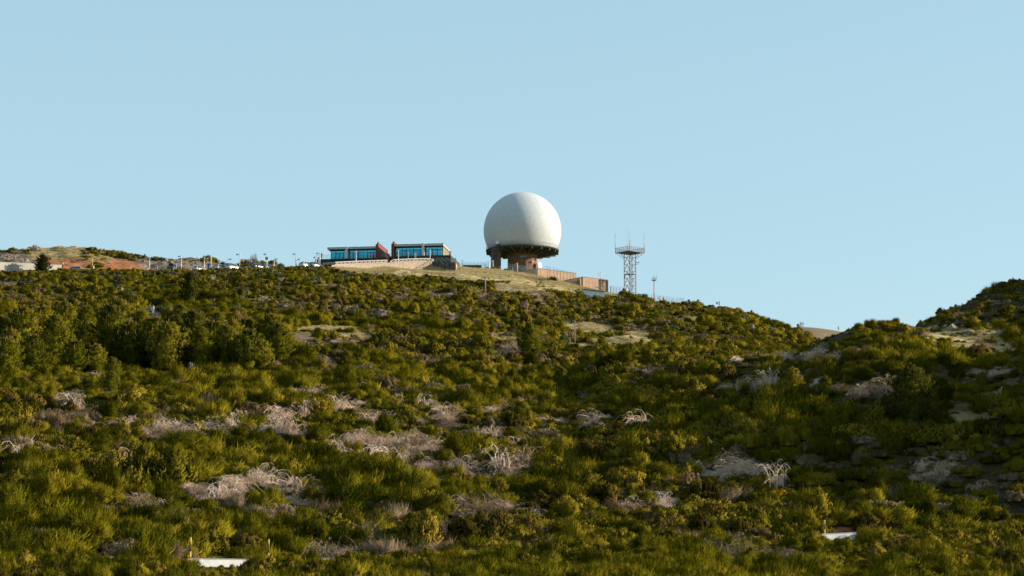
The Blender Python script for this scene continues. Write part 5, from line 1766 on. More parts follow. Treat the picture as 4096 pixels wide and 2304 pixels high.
def pavilion(x0, x1, zf, zt, over_l, over_r, cols, door_spans, depth):
    """glass box between floor zf and roof underside zt"""
    b = MB(); b.box(x0 + 0.06, 1.62, zf, x1 - 0.06, depth, zt); b.build("glass_backing", M_PLINTHG, vc)
    xs = [x0] + cols + [x1]
    ztr = zt - (zt - zf) * 0.26
    for a_, c_ in zip(xs[:-1], xs[1:]):
        w = c_ - a_
        b = MB(); b.box(a_ + 0.04, 1.5, zf + 0.05, c_ - 0.04, 1.6, ztr - 0.04); p = b.build("window", M_FGLASS, vc)
        b = MB(); b.box(a_ + 0.04, 1.5, ztr + 0.04, c_ - 0.04, 1.6, zt - 0.03); b.build("fanlight", M_FGLASS2, vc)
    b = MB()
    for x in xs: b.box(x - 0.04, 1.44, zf, x + 0.04, 1.61, zt)
    for i in range(len(xs) - 1): b.box(xs[i] + 0.041, 1.45, ztr - 0.04, xs[i + 1] - 0.041, 1.61, ztr + 0.04)
    b.build("window_frame", M_FRAMEB, vc)
    for a_, c_ in door_spans:
        b = MB(); b.box(a_, 1.40, zf + 0.02, c_, 1.437, ztr - 0.12)
        d = b.build("door", M_FRAMEB, vc)
        n_ = max(1, round((c_ - a_) / 1.2))
        b = MB()
        for k in range(n_):
            b.box(a_ + 0.12 + (c_ - a_) / n_ * k, 1.36, zf + 0.15, a_ + (c_ - a_) / n_ * (k + 1) - 0.06, 1.397, ztr - 0.24)
        b.build("door_glass", M_FGLASS, d)
    b = MB(); b.hexa([(x0 - over_l, 0.1, zt + 0.10), (x1 + over_r, 0.1, zt + 0.10), (x1 + over_r, depth, zt + 0.10), (x0 - over_l, depth, zt + 0.10),
                      (x0 - over_l, 0.0, zt + 0.48), (x1 + over_r, 0.0, zt + 0.48), (x1 + over_r, depth + .1, zt + 0.48), (x0 - over_l, depth + .1, zt + 0.48)])
    r_ = b.build("roof", M_ROOFW, vc)
    b = MB(); b.box(x0 - over_l - 0.05, -0.06, zt + 0.483, x1 + over_r + 0.05, depth + .15, zt + 0.58); b.build("roof_trim", M_FRAMEB, r_)
    b = MB(); b.box(x0 - over_l * 0.3, 0.3, zt, x1 + over_r * 0.3, depth - .1, zt + 0.098); b.build("soffit", M_FRAMEB, r_)


zt1 = ZF + (1036.5 - 999.5) * mp
zf2 = ZF + 0.30
zt2 = ZF + (1036.5 - 993.5) * mp
X = lambda q: lx(1200 + q / 3.68)
pavilion(X(428), X(1106), ZF, zt1, 0.66, 0.0, [X(q) for q in (498, 617, 660, 700, 750, 835, 858, 912, 965, 1068)], [(X(500), X(612)), (X(760), X(830)), (X(968), X(1062))], 11.0)
pavilion(X(1385), X(2080), zf2, zt2, 0.1, 0.45, [X(q) for q in (1430, 1485, 1545, 1595, 1645, 1755, 1790, 1825, 1925, 2010)], [(X(1487), X(1540)), (X(1650), X(1750)), (X(1930), X(2005))], 10.0)
for q0, q1, zf, zt in ((660, 692, ZF, zt1), (1792, 1822, zf2, zt2)):
    b = MB(); b.hexa([(X(q0), -0.12, zf), (X(q1), -0.12, zf), (X(q1), 1.2, zf), (X(q0), 1.2, zf), (X(q0), -0.45, zt + 0.62), (X(q1), -0.45, zt + 0.62), (X(q1), 1.2, zt + 0.62), (X(q0), 1.2, zt + 0.62)])
    b.build("column", M_ROOFW, vc)
# rust red fin walls, long in depth
def fin(q0, q1, z0, z1, y0, y1, nm="fin_wall"):
    b = MB(); b.box(X(q0), y0, z0, X(q1), y1, z1); b.build(nm, M_CORTEN, vc)
fin(1108, 1127, 0.5, ZF + (1036.5 - v1(230)) * mp, -0.3, 11.3)
fin(1128, 1147, 0.5, ZF + (1036.5 - v1(200)) * mp, -0.2, 12.0)
fin(1340, 1356, 0.5, ZF + (1036.5 - v1(228)) * mp, -0.3, 10.5)
fin(1357, 1379, 0.5, ZF + (1036.5 - v1(196)) * mp, -0.2, 10.8)
fin(1060, 1078, 0.5, ZF + (1036.5 - v1(386)) * mp, -2.6, -0.35, "low_fin")
fin(1293, 1314, 0.3, ZF + (1036.5 - v1(386)) * mp, -2.6, 0.2, "low_fin")
# ochre side of the right pavilion and its sloping frame
b = MB(); b.box(X(2082), 1.5, zf2, X(2082) + 0.12, 9.5, zt2); b.build("side_wall", M_OCHRE, vc)
b = MB(); b.box(X(2105) - 0.02, 9.2, zf2, X(2105) + 0.30, 10.0, zt2 + 0.098); b.build("end_pier", M_CORTEN, vc)
# terrace railing
b = MB()
def rail(q0, q1, z, y, n_):
    for k in range(n_ + 1):
        x = X(q0) + (X(q1) - X(q0)) * k / n_
        b.tube([(x, y, z), (x, y, z + 1.05)], 0.03, 5)
    for hh in (0.4, 0.72, 1.05): b.tube([(X(q0), y, z + hh), (X(q1), y, z + hh)], 0.018 if hh < 1 else 0.026, 4)
rail(222, 1105, ZF, 0.42, 17); rail(1150, 1338, ZF, 0.42, 4); rail(1390, 2190, zf2, 0.42, 15)
b.tube([(X(2190), 0.42, zf2 + 1.05), (X(2250), 0.1, zf2 - 0.6)], 0.026, 4)
b.build("railing", M_RAIL, vc)
for q, y0, y1 in ((792, 262, 212), (1730, 246, 215)):
    o = thing("roof_antenna", "thin white antenna on the %s pavilion roof" % ("left" if q < 1000 else "right"), "antenna",
              vc.matrix_basis @ Vector((X(q), 2.0, (zt1 if q < 1000 else zt2) + 0.55)))
    hh = (y0 - y1) / 3.68 * mp
    b = MB(); b.tube([(0, 0, 0), (0, 0, hh)], 0.035, 6); b.tube([(-0.08, 0, hh * 0.65), (0.08, 0, hh * 0.65)], 0.02, 5); b.build("rod", M_ANT, o)

# ------------------------------------------------------------------ retaining wall, bastion, white lattice fence
def rubble(name, a_, b_, c_, scale, grout):
    m = NT(name)
    v = m.n("ShaderNodeTexVoronoi", feature="F1"); v.inputs["Scale"].default_value = scale; m.l(m.obj(), v.inputs["Vector"])
    v2_ = m.n("ShaderNodeTexVoronoi", feature="DISTANCE_TO_EDGE"); v2_.inputs["Scale"].default_value = scale; m.l(m.obj(), v2_.inputs["Vector"])
    sep = m.n("ShaderNodeSeparateColor"); m.l(v.outputs["Color"], sep.inputs[0])
    col = m.ramp(sep.outputs[0], [(0.1, a_), (0.55, b_), (0.95, c_)])
    e = m.math("LESS_THAN", v2_.outputs["Distance"], 0.06)
    col = m.mix(e, col, grout)
    return m.principled(col, 0.95, 0, v2_.outputs["Distance"], 0.05, 0.5, 0.1)


M_RUBBLE = rubble("beige_rubble", (0.36, 0.27, 0.19), (0.42, 0.32, 0.23), (0.52, 0.42, 0.32), 3.6, (0.36, 0.28, 0.205))
M_RUBBLE_SHADED = rubble("rubble_shaded", (0.045, 0.04, 0.04), (0.11, 0.10, 0.095), (0.26, 0.24, 0.22), 2.4, (0.07, 0.065, 0.06))  # shaded copy of the rubble, dark for the face turned from the sun
pts = [(1300, 1073, 1085, 530), (1336, 1061.5, 1080, 534), (1430, 1058, 1084, 540.5), (1530, 1053.5, 1088, 547), (1630, 1049.5, 1092, 553), (1728, 1046.5, 1096, 559)]
rw = thing("retaining_wall", "long sunlit beige rubble retaining wall under the white lattice fence", "wall", P(1336, 1061.5, 534))
B = Vector(rw.location)
b = MB()
for (u0, t0, f0, d0), (u1, t1, f1, d1) in zip(pts[:-1], pts[1:]):
    p, q = P(u0, t0, d0) - B, P(u1, t1, d1) - B
    n_ = Vector((-0.5, 0.6, 0)); dn = Vector((0, 0, -4.5))
    b.hexa([p + dn, q + dn, q + dn + n_, p + dn + n_, p, q, q + n_, p + n_])
b.build("wall", M_RUBBLE, rw)
b = MB()
M_CAP = simple("wall_cap", (0.42, 0.36, 0.29), 0.9)
for (u0, t0, f0, d0), (u1, t1, f1, d1) in zip(pts[:-1], pts[1:]):
    p, q = P(u0, t0, d0) - B + Vector((0.03, -0.04, 0.003)), P(u1, t1, d1) - B + Vector((0.03, -0.04, 0.003))
    n_ = Vector((-0.55, 0.68, 0)); up = Vector((0, 0, 0.1))
    b.hexa([p, q, q + n_, p + n_, p + up, q + up, q + up + n_, p + up + n_])
b.build("coping", M_CAP, rw)
bast = thing("stone_bastion", "shaded dark rubble bastion corner right of the beige retaining wall", "wall", P(1822, 1049, 553))
B = Vector(bast.location)
L0, R1, Rf = P(1729, 1048, 560) - B, P(1822, 1049, 553) - B, P(1846, 1066, 576) - B
Rf.z = R1.z
dn = Vector((0, 0, -6))
b = MB(); b.hexa([L0 + dn, R1 + dn, Rf + dn, L0 + Vector((4, 16, 0)) + dn, L0, R1, Rf, L0 + Vector((4, 16, 0))]); b.build("wall", M_RUBBLE_SHADED, bast)
sd = (Rf - R1)
nn = Vector((sd.y, -sd.x, 0)).normalized()
b = MB(); b.hexa([R1 + dn + nn * .002, Rf + dn + nn * .002, Rf + dn + nn * 0.12, R1 + dn + nn * 0.12, R1 + nn * .002, Rf + nn * .002, Rf + nn * 0.12, R1 + nn * 0.12]); b.build("side_wall", M_RUBBLE, bast)  # return face in the beige stone: its sunlight is carried by the colour
b = MB()
for p, q in ((L0, R1), (R1, Rf)):
    n_ = 5 if p is L0 else 9
    for k in range(n_ + 1):
        a_ = p.lerp(q, k / n_); b.bar(a_, a_ + Vector((0, 0, 1.05)), 0.09)
        if k < n_:
            c_ = p.lerp(q, (k + 1) / n_)
            b.bar(a_ + Vector((0, 0, 0.1)), c_ + Vector((0, 0, 1.0)), 0.06); b.bar(c_ + Vector((0, 0, 0.1)), a_ + Vector((0, 0, 1.0)), 0.06)
    b.bar(p + Vector((0, 0, 1.05)), q + Vector((0, 0, 1.05)), 0.09)
b.build("railing", M_POSTG, bast)
M_FENCEW = simple("white_wood", (0.46, 0.41, 0.36), 0.7, var=0.1)


def xfence(label, pts, n_):
    """white rail fence with crossed bars; pts (u, v foot, D, height px)"""
    w = [(P(u, v, d), h * d / F) for u, v, d, h in pts]
    o = thing("lattice_fence", label, "fence", w[0][0])
    B = Vector(o.location)
    us_ = [p[0] for p in pts]
    def at(t):
        u = us_[0] + (us_[-1] - us_[0]) * t
        for i in range(len(us_) - 1):
            if u <= us_[i + 1] + 1e-6:
                s = (u - us_[i]) / (us_[i + 1] - us_[i])
                return w[i][0].lerp(w[i + 1][0], s) - B, w[i][1] * (1 - s) + w[i + 1][1] * s
    for k in range(n_ + 1):
        p, h = at(k / n_)
        b = MB(); b.bar(p, p + Vector((0, 0, h)), 0.13); b.build("post", M_FENCEW, o)
    b = MB()
    for k in range(n_):
        p, h = at(k / n_); q, h2 = at((k + 1) / n_)
        m_ = (p + q) / 2
        b.bar(p + Vector((0, 0, h)), q + Vector((0, 0, h2)), 0.15); b.bar(p + Vector((0, 0, 0.1)), q + Vector((0, 0, 0.1)), 0.10)
        b.bar(p + Vector((0, -0.02, 0.1)), q + Vector((0, -0.02, h2)), 0.10); b.bar(q + Vector((0, 0.06, 0.1)), p + Vector((0, 0.06, h)), 0.10)
    b.build("rails", M_FENCEW, o)


xfence("longer run of white crossed bar fence on the retaining wall", [(1292, 1062, 537, 9), (1338, 1060.5, 534.5, 12), (1430, 1056.5, 541, 12.5), (1550, 1050.5, 548.5, 10.5)], 16)
xfence("second run of white crossed bar fence rising to the bastion", [(1560, 1050.5, 549.5, 5), (1574, 1050, 550, 12), (1640, 1047.5, 554, 12.5), (1714, 1045.5, 558.6, 12.5), (1735, 1046.5, 560, 8)], 12)

# ------------------------------------------------------------------ signs
M_BLUE = simple("sign_blue", (0.02, 0.16, 0.36), 0.45)
M_SIGNB = simple("sign_back", (0.42, 0.47, 0.52), 0.5, 0.2)
M_SIGNR = simple("sign_rim", (0.16, 0.17, 0.21), 0.5)


def post_sign(name, label, u, vf, vt, D, w, h, mat, kind="rect", text=None, post=0.045, group=None, rim=None):
    c = P(u, vf, D)
    z0 = min(c.z, gz(c.x, c.y)) - 0.15 if D < 600 else c.z
    top_ = zv(D, vt) - z0
    o = thing(name, label, "sign", (c.x, c.y, z0), 0, group)
    b = MB(); b.tube([(0, 0.05, 0), (0, 0.05, top_ - 0.02)], post, 6); b.build("post", M_LAMP, o)
    zc = top_ - h / 2
    if kind == "rect":
        b = MB(); b.box(-w / 2, -0.03, zc - h / 2, w / 2, 0.0, zc + h / 2); p = b.build("panel", mat, o)
        if text:
            t = text_mesh(text, h * 0.95, M_WPAINT, "lettering"); t.parent = p; t.location = (0, -0.045, zc)
    else:
        tm = MB(); tm.lathe([(w / 2, 0), (w / 2, 0.03)], 24, False)
        b = MB(); b.add([(p_[0], -p_[2], zc + p_[1]) for p_ in tm.v], tm.f); p = b.build("panel", rim or M_SIGNR, o)
        tm = MB(); tm.lathe([(w / 2 * 0.78, 0.034), (w / 2 * 0.78, 0.045)], 24, False)
        b = MB(); b.add([(p_[0], -p_[2], zc + p_[1]) for p_ in tm.v], tm.f); b.build("disc", mat, p)
    return o


post_sign("round_sign", "round grey sign with a dark rim low in the shrubs, left of its twin", 630, 1072, 1053, 530, 0.74, 0.74, M_SIGNB, "round", group="round sign backs at the car park")
post_sign("round_sign", "round grey sign with a dark rim beside the dark jeep", 705.5, 1070, 1042, 531, 0.72, 0.72, M_SIGNB, "round", group="round sign backs at the car park")
post_sign("parking_sign", "blue square parking sign with a white P", 1066, 1066, 1027.5, 529, 0.62, 0.72, M_BLUE, "rect", "P")
post_sign("blue_sign", "small blue green sign behind the tall lamp by the ticket machine", r5(878), v5(400), v5(298), 541, 0.32, 0.5, simple("sign_teal", (0.03, 0.20, 0.22), 0.5))
post_sign("blue_sign", "small blue sign on the post by the terrace corner", r5(2478), v5(345), v5(255), 534, 0.36, 0.42, M_BLUE)
post_sign("round_sign", "white disc sign before the right pavilion", r1(1592), v1(465), v1(322), 560, 0.52, 0.72, M_WPAINT, "round", rim=M_WPAINT)
post_sign("white_sign", "upper of two white plates before the right pavilion", r1(1690), v1(465), v1(335), 561, 0.3, 0.75, M_WPAINT)
post_sign("white_sign", "white plate on its own post right beside the other plate", r1(1706), v1(465), v1(335), 562, 0.25, 0.75, M_WPAINT)
post_sign("blue_sign", "blue square sign with a white mark on the right crest", r3(1785), v3(1330), v3(1252), 540, 0.40, 0.52, M_BLUE, text="A")
post_sign("thin_sign", "white sign seen nearly edge on beside the blue square sign", r3(1820), v3(1330), v3(1240), 541, 0.28, 0.95, M_WPAINT)
post_sign("warning_sign", "red and white warning board on the fence before the drum", r2(705), v2(1185), v2(1160), 570.5, 0.42, 0.26, M_REDP)
post_sign("warning_sign", "red and white warning board on the fence before the framed block", r2(1675), v2(1375), v2(1340), 562, 0.46, 0.30, M_REDP)
post_sign("notice_sign", "small white plate on the fence before the framed block", r2(1636), v2(1365), v2(1328), 562.5, 0.22, 0.36, M_WPAINT)
c = stand(r3(1340), 546)
ib = thing("info_board", "grey information board on a light frame on the right crest", "sign", c)
zt_ = zv(546, v3(1276)) - c.z
b = MB(); b.box(-0.36, -0.04, zt_ - 0.52, 0.36, 0, zt_); p = b.build("panel", simple("info_grey", (0.28, 0.36, 0.38), 0.5), ib)
b = MB(); b.box(-0.30, -0.05, zt_ - 0.26, 0.12, -0.041, zt_ - 0.10); b.box(-0.30, -0.05, zt_ - 0.42, 0.30, -0.041, zt_ - 0.34); b.build("print", M_WPAINT, p)
b = MB()
for x in (-0.62, -0.30, 0.30, 0.62): b.tube([(x, 0.05, -0.2), (x, 0.05, zt_ - 0.1 if abs(x) < .4 else zt_ - 0.55)], 0.03, 5)
for zz in (0.55, 0.9): b.tube([(-0.62, 0.05, zt_ - zz), (0.62, 0.05, zt_ - zz)], 0.025, 5)
b.build("frame", M_WPAINT, ib)
c = stand(r3(1385), 546)
b = MB(); b.box(-0.16, -0.12, -0.2, 0.16, 0.12, zv(546, v3(1305)) - c.z); b.box(-0.20, -0.16, zv(546, v3(1305)) - c.z + 0.003, 0.2, 0.16, zv(546, v3(1305)) - c.z + 0.06)
tag(b.build("meter_box", simple("box_tan", (0.34, 0.30, 0.25), 0.7), None, c), "small tan metal box right of the information board", "box")
c = stand(r3(1095), 550)
pz = zv(550, v3(1210)) - c.z
o = thing("closed_umbrella", "folded dark sunshade on a pole on the skyline fence line", "sunshade", c)
b = MB(); b.tube([(0, 0, -0.2), (0, 0, pz)], 0.03, 6); b.build("pole", M_LAMP, o)
b = MB(); b.lathe([(0.06, pz - 1.25), (0.16, pz - 1.1), (0.12, pz - 0.5), (0.02, pz)], 10); b.build("canopy", simple("sunshade_cloth", (0.12, 0.10, 0.16), 0.9), o)
c = stand(r3(1180), 550)
o = thing("globe_light", "white globe light on a short post among skyline shrubs", "lamp", c)
pz = zv(550, v3(1250)) - c.z
b = MB(); b.tube([(0, 0, -0.2), (0, 0, pz - 0.5)], 0.04, 6); b.build("post", M_LAMP, o)
b = MB(); b.lathe([(0.06, pz - 0.52), (0.2, pz - 0.42), (0.25, pz - 0.25), (0.2, pz - 0.08), (0.03, pz)], 14); b.build("globe", M_WPAINT, o)
# ticket machine and yellow marker by the road
c = P(r5(872), v5(432), 535); c.z = gz(c.x, c.y)
o = thing("ticket_machine", "dark grey parking ticket machine at the car park edge", "ticket machine", c)
pz = zv(535, v5(346)) - c.z
b = MB(); b.box(-0.36, -0.25, -0.1, 0.30, 0.25, pz - 0.12); b.build("cabinet", simple("machine_grey", (0.07, 0.08, 0.10), 0.5), o)
b = MB(); b.box(-0.40, -0.32, pz - 0.117, 0.34, 0.3, pz); b.build("hood", simple("machine_hood", (0.2, 0.22, 0.25), 0.5), o)
b = MB(); b.box(0.02, -0.28, 0.5, 0.22, -0.253, pz - 0.5); b.build("front_panel", M_WPAINT, o)
c = P(369, 1068, 530); c.z = gz(c.x, c.y)
o = thing("marker_post", "yellow marker post beside the woman in white, before the red cutting", "marker post", c)
pz = zv(530, 1033) - c.z
b = MB(); b.tube([(0, 0, -0.2), (0, 0, pz)], 0.10, 8); b.build("post", simple("marker_ochre", (0.60, 0.38, 0.14), 0.6), o)
b = MB(); b.lathe([(0.102, pz + 0.002), (0.102, pz + 0.1)], 8); b.build("cap", M_WPAINT, o)
for u, vt, lb in ((193, 1056, "short white marker post on the low upper wall"), ):
    c = P(u, 1063, 528.2)
    o = thing("marker_post", lb, "marker post", c); b = MB(); b.tube([(0, 0, -0.5), (0, 0, zv(528, vt) - c.z)], 0.07, 8); b.build("post", M_WPAINT, o)
# ------------------------------------------------------------------ cars
M_TYRE = simple("tyre", (0.02, 0.02, 0.02), 0.9)
M_RIM = simple("wheel_rim", (0.50, 0.50, 0.50), 0.35, 0.6)
M_CARGL = simple("car_glass", (0.02, 0.035, 0.04), 0.06, var=0.05, spec=0.9)
M_TAIL = simple("tail_light", (0.40, 0.03, 0.02), 0.3)
M_HEAD = simple("head_light", (0.70, 0.72, 0.72), 0.15)
M_PLATE = simple("number_plate", (0.70, 0.70, 0.66), 0.5)


def paint(name, c): return simple(name, c, 0.22, 0.15, var=0.03, spec=0.7)


PAINTS = {"white": paint("car_white", (0.75, 0.75, 0.74)), "silver": paint("car_silver", (0.50, 0.51, 0.50)), "black": paint("car_black", (0.018, 0.022, 0.024)),
          "green": paint("car_dark_green", (0.02, 0.04, 0.038)), "blue": paint("car_grey_blue", (0.14, 0.22, 0.26))}
_carmesh = {}


def car_meshes(kind):
    if kind in _carmesh: return _carmesh[kind]
    Lf, hw, belt, H, tail = {"hatch": (2.05, 0.86, 0.95, 1.50, -1.98), "suv": (2.15, 0.91, 1.08, 1.70, -2.08), "saloon": (2.2, 0.87, 0.92, 1.43, -1.65)}[kind]
    st = [(-Lf, 0.36, belt - 0.18, hw * 0.86), (-Lf + 0.10, 0.28, belt - 0.02, hw * 0.95), (-1.25, 0.24, belt + 0.02, hw), (0.4, 0.24, belt, hw), (1.0, 0.25, belt - 0.04, hw * 0.99), (Lf - 0.32, 0.27, belt - 0.18, hw * 0.93), (Lf, 0.36, belt - 0.34, hw * 0.78)]
    b = MB(); vs = []
    for x, zb, zt, w in st:
        sec = [(w * 0.90, zb), (w, zb + 0.16), (w, (zb + zt) / 2 + 0.05), (w * 0.96, zt - 0.05), (w * 0.86, zt)]
        vs += [(x, y, z) for y, z in sec] + [(x, -y, z) for y, z in reversed(sec)]
    n = 10; fs = []
    for i in range(len(st) - 1):
        for k in range(n): fs.append((i * n + k, i * n + (k + 1) % n, (i + 1) * n + (k + 1) % n, (i + 1) * n + k))
    fs += [tuple(range(n)), tuple(range((len(st) - 1) * n, len(st) * n))]
    b.add(vs, fs, True)
    body = b
    x0, x1, t0, t1 = tail, 1.0, tail + (0.22 if kind == "suv" else 0.55), 0.22
    wb, wt = hw * 0.93, hw * 0.74
    z0, z1 = belt - 0.02, H - 0.07
    cab = [(x0, -wb, z0), (x1, -wb, z0), (x1, wb, z0), (x0, wb, z0), (t0, -wt, z1), (t1, -wt, z1), (t1, wt, z1), (t0, wt, z1)]
    g = MB(); g.hexa(cab)
    r = MB(); vs = [(t0 - 0.05, -wt - 0.03, z1 + 0.002), (t1 + 0.05, -wt - 0.03, z1 + 0.002), (t1 + 0.05, wt + 0.03, z1 + 0.002), (t0 - 0.05, wt + 0.03, z1 + 0.002),
               (t0 + 0.08, -wt + 0.10, H), (t1 - 0.12, -wt + 0.10, H), (t1 - 0.12, wt - 0.10, H), (t0 + 0.08, wt - 0.10, H)]
    r.hexa(vs)
    for s in (-1, 1):
        r.bar((x0 + 0.02, s * wb, z0), (t0, s * wt, z1 + 0.01), 0.10); r.bar((x1, s * wb, z0), (t1, s * wt, z1 + 0.01), 0.08)
        for f_ in (0.38, 0.70):
            xx = x0 + (x1 - x0) * f_; xt = t0 + (t1 - t0) * f_
            r.bar((xx, s * (wb + 0.005), z0), (xt, s * (wt + 0.005), z1), 0.07)
    wh = []
    for sx in (-1, 1):
        for sy in (-1, 1):
            c = (sx * (Lf - 0.78), sy * (hw - 0.10), 0.32)
            t = MB(); t.tube([(c[0], c[1] - 0.11, c[2]), (c[0], c[1] + 0.11, c[2])], 0.325, 18)
            m = MB(); yo = c[1] + sy * 0.112
            m.tube([(c[0], yo, c[2]), (c[0], yo + sy * 0.015, c[2])], 0.21, 14)
            wh.append((t, m))
    tl, hl = [], []
    for s in (-1, 1):
        t = MB(); t.box(-Lf - 0.015, s * hw * 0.70 - 0.13, belt - 0.32, -Lf + 0.12, s * hw * 0.70 + 0.13, belt - 0.06); tl.append(t)
        h = MB(); h.box(Lf - 0.22, s * hw * 0.62 - 0.16, belt - 0.42, Lf + 0.01, s * hw * 0.62 + 0.16, belt - 0.28); hl.append(h)
    bu = MB(); bu.box(-Lf - 0.05, -hw * 0.8, 0.3, -Lf + 0.06, hw * 0.8, 0.46); bu.box(Lf - 0.06, -hw * 0.72, 0.28, Lf + 0.05, hw * 0.72, 0.44)
    pl = MB(); pl.box(-Lf - 0.03, -0.26, 0.56, -Lf + 0.02, 0.26, 0.67)
    _carmesh[kind] = dict(body=body, glass=g, roof=r, wheels=wh, tl=tl, hl=hl, bumper=bu, plate=pl)
    return _carmesh[kind]


def car(label, u, D, kind, color, heading, group="cars at the ridge car park"):
    q = stand(u, D, 0.07)
    m = car_meshes(kind)
    o = thing("parked_car", label, "car", q, math.radians(heading), group)
    p = PAINTS[color]
    m["body"].build("body", p, o); m["glass"].build("windows", M_CARGL, o); m["roof"].build("roof", p, o)
    for t, r in m["wheels"]:
        w = t.build("wheel", M_TYRE, o); r.build("rim", M_RIM, w)
    for t in m["tl"]: t.build("tail_light", M_TAIL, o)
    for t in m["hl"]: t.build("headlight", M_HEAD, o)
    m["bumper"].build("bumper", M_BLACKP, o); m["plate"].build("number_plate", M_PLATE, o)
    return o


car("silver car with its nose to the left before the red cutting", 294, 531.5, "hatch", "silver", 168)
jeep = car("dark jeep with a roof rack beside the round sign", 690, 533, "suv", "green", 75)
b = MB()
for x in (-1.2, -0.3, 0.5): b.bar((x, -0.7, 1.86), (x, 0.7, 1.86), 0.06)
b.box(-1.5, -0.62, 1.90, 0.75, 0.62, 2.22)
for x in (-1.0, 0.4):
    for y in (-0.6, 0.6): b.bar((x, y, 1.66), (x, y, 1.90), 0.06)
b.build("roof_rack", M_BLACKP, jeep)
car("white car nearly hidden by shrubs left of the ticket machine", 800, 532, "hatch", "white", 50)
car("dark blue grey car tucked behind the silver hatchback", 853, 535, "saloon", "blue", 55)
car("silver hatchback with dark rear window, left of the white car", 883, 531, "hatch", "silver", 50)
car("white sport utility car between two lamp posts", 928, 531.5, "suv", "white", 50)
car("low dark green car between the white car and the dark one", 973, 536, "saloon", "green", 40)
car("black sport utility car right of the bare tree", 1026, 531.5, "suv", "black", 48)
car("second black car partly behind the parking sign pole", 1068, 534, "suv", "black", 50)
car("white hatchback left of the dark plinth", 1226, 531.5, "hatch", "white", 48)
car("grey blue hatchback behind the lamp post at the plinth corner", 1262, 532.5, "hatch", "blue", 50)
car("light grey car behind the left end of the lattice fence", 1290, 541, "hatch", "silver", 40)
car("blue grey car behind the lattice fence under the orange disc", 1322, 546, "hatch", "blue", 50)
car("white car behind the lattice fence right of the orange disc", 1347, 549, "hatch", "white", 40)
car("silver saloon behind the lattice fence below the left pavilion", 1374, 551, "saloon", "silver", 20)
car("dark car behind the lattice fence below the left pavilion", 1412, 554, "suv", "black", 20)

# ------------------------------------------------------------------ people
SKIN = simple("skin", (0.42, 0.24, 0.16), 0.6)
HAIRD = simple("hair_dark", (0.03, 0.02, 0.015), 0.8)
HAIRB = simple("hair_brown", (0.12, 0.06, 0.03), 0.8)
SHOE = simple("shoe_dark", (0.03, 0.03, 0.03), 0.7)


def skin_mesh(verts, edges, radii, mat, name, root=0, lv=2):
    me = bpy.data.meshes.new(name)
    me.from_pydata(verts, edges, [])
    o = bpy.data.objects.new(name, me); COL.objects.link(o)
    o.modifiers.new("skin", "SKIN")
    lay = me.skin_vertices[0].data if len(me.skin_vertices) else None
    for i, r in enumerate(radii):
        lay[i].radius = r if hasattr(r, "__len__") else (r, r)
        lay[i].use_root = (i == root)
    sb = o.modifiers.new("sub", "SUBSURF"); sb.levels = lv; sb.render_levels = lv
    bpy.context.view_layer.update()
    res = bpy.data.meshes.new_from_object(o.evaluated_get(bpy.context.evaluated_depsgraph_get()))
    bpy.data.objects.remove(o); bpy.data.meshes.remove(me)
    res.materials.clear(); res.materials.append(mat)
    res.polygons.foreach_set("use_smooth", [True] * len(res.polygons))
    res.name = name
    return res


CLOTH = {}
def cloth(c):
    if c not in CLOTH: CLOTH[c] = simple("cloth_%d" % (len(CLOTH) + 1), c, 0.9, var=0.12, scale=5)
    return CLOTH[c]


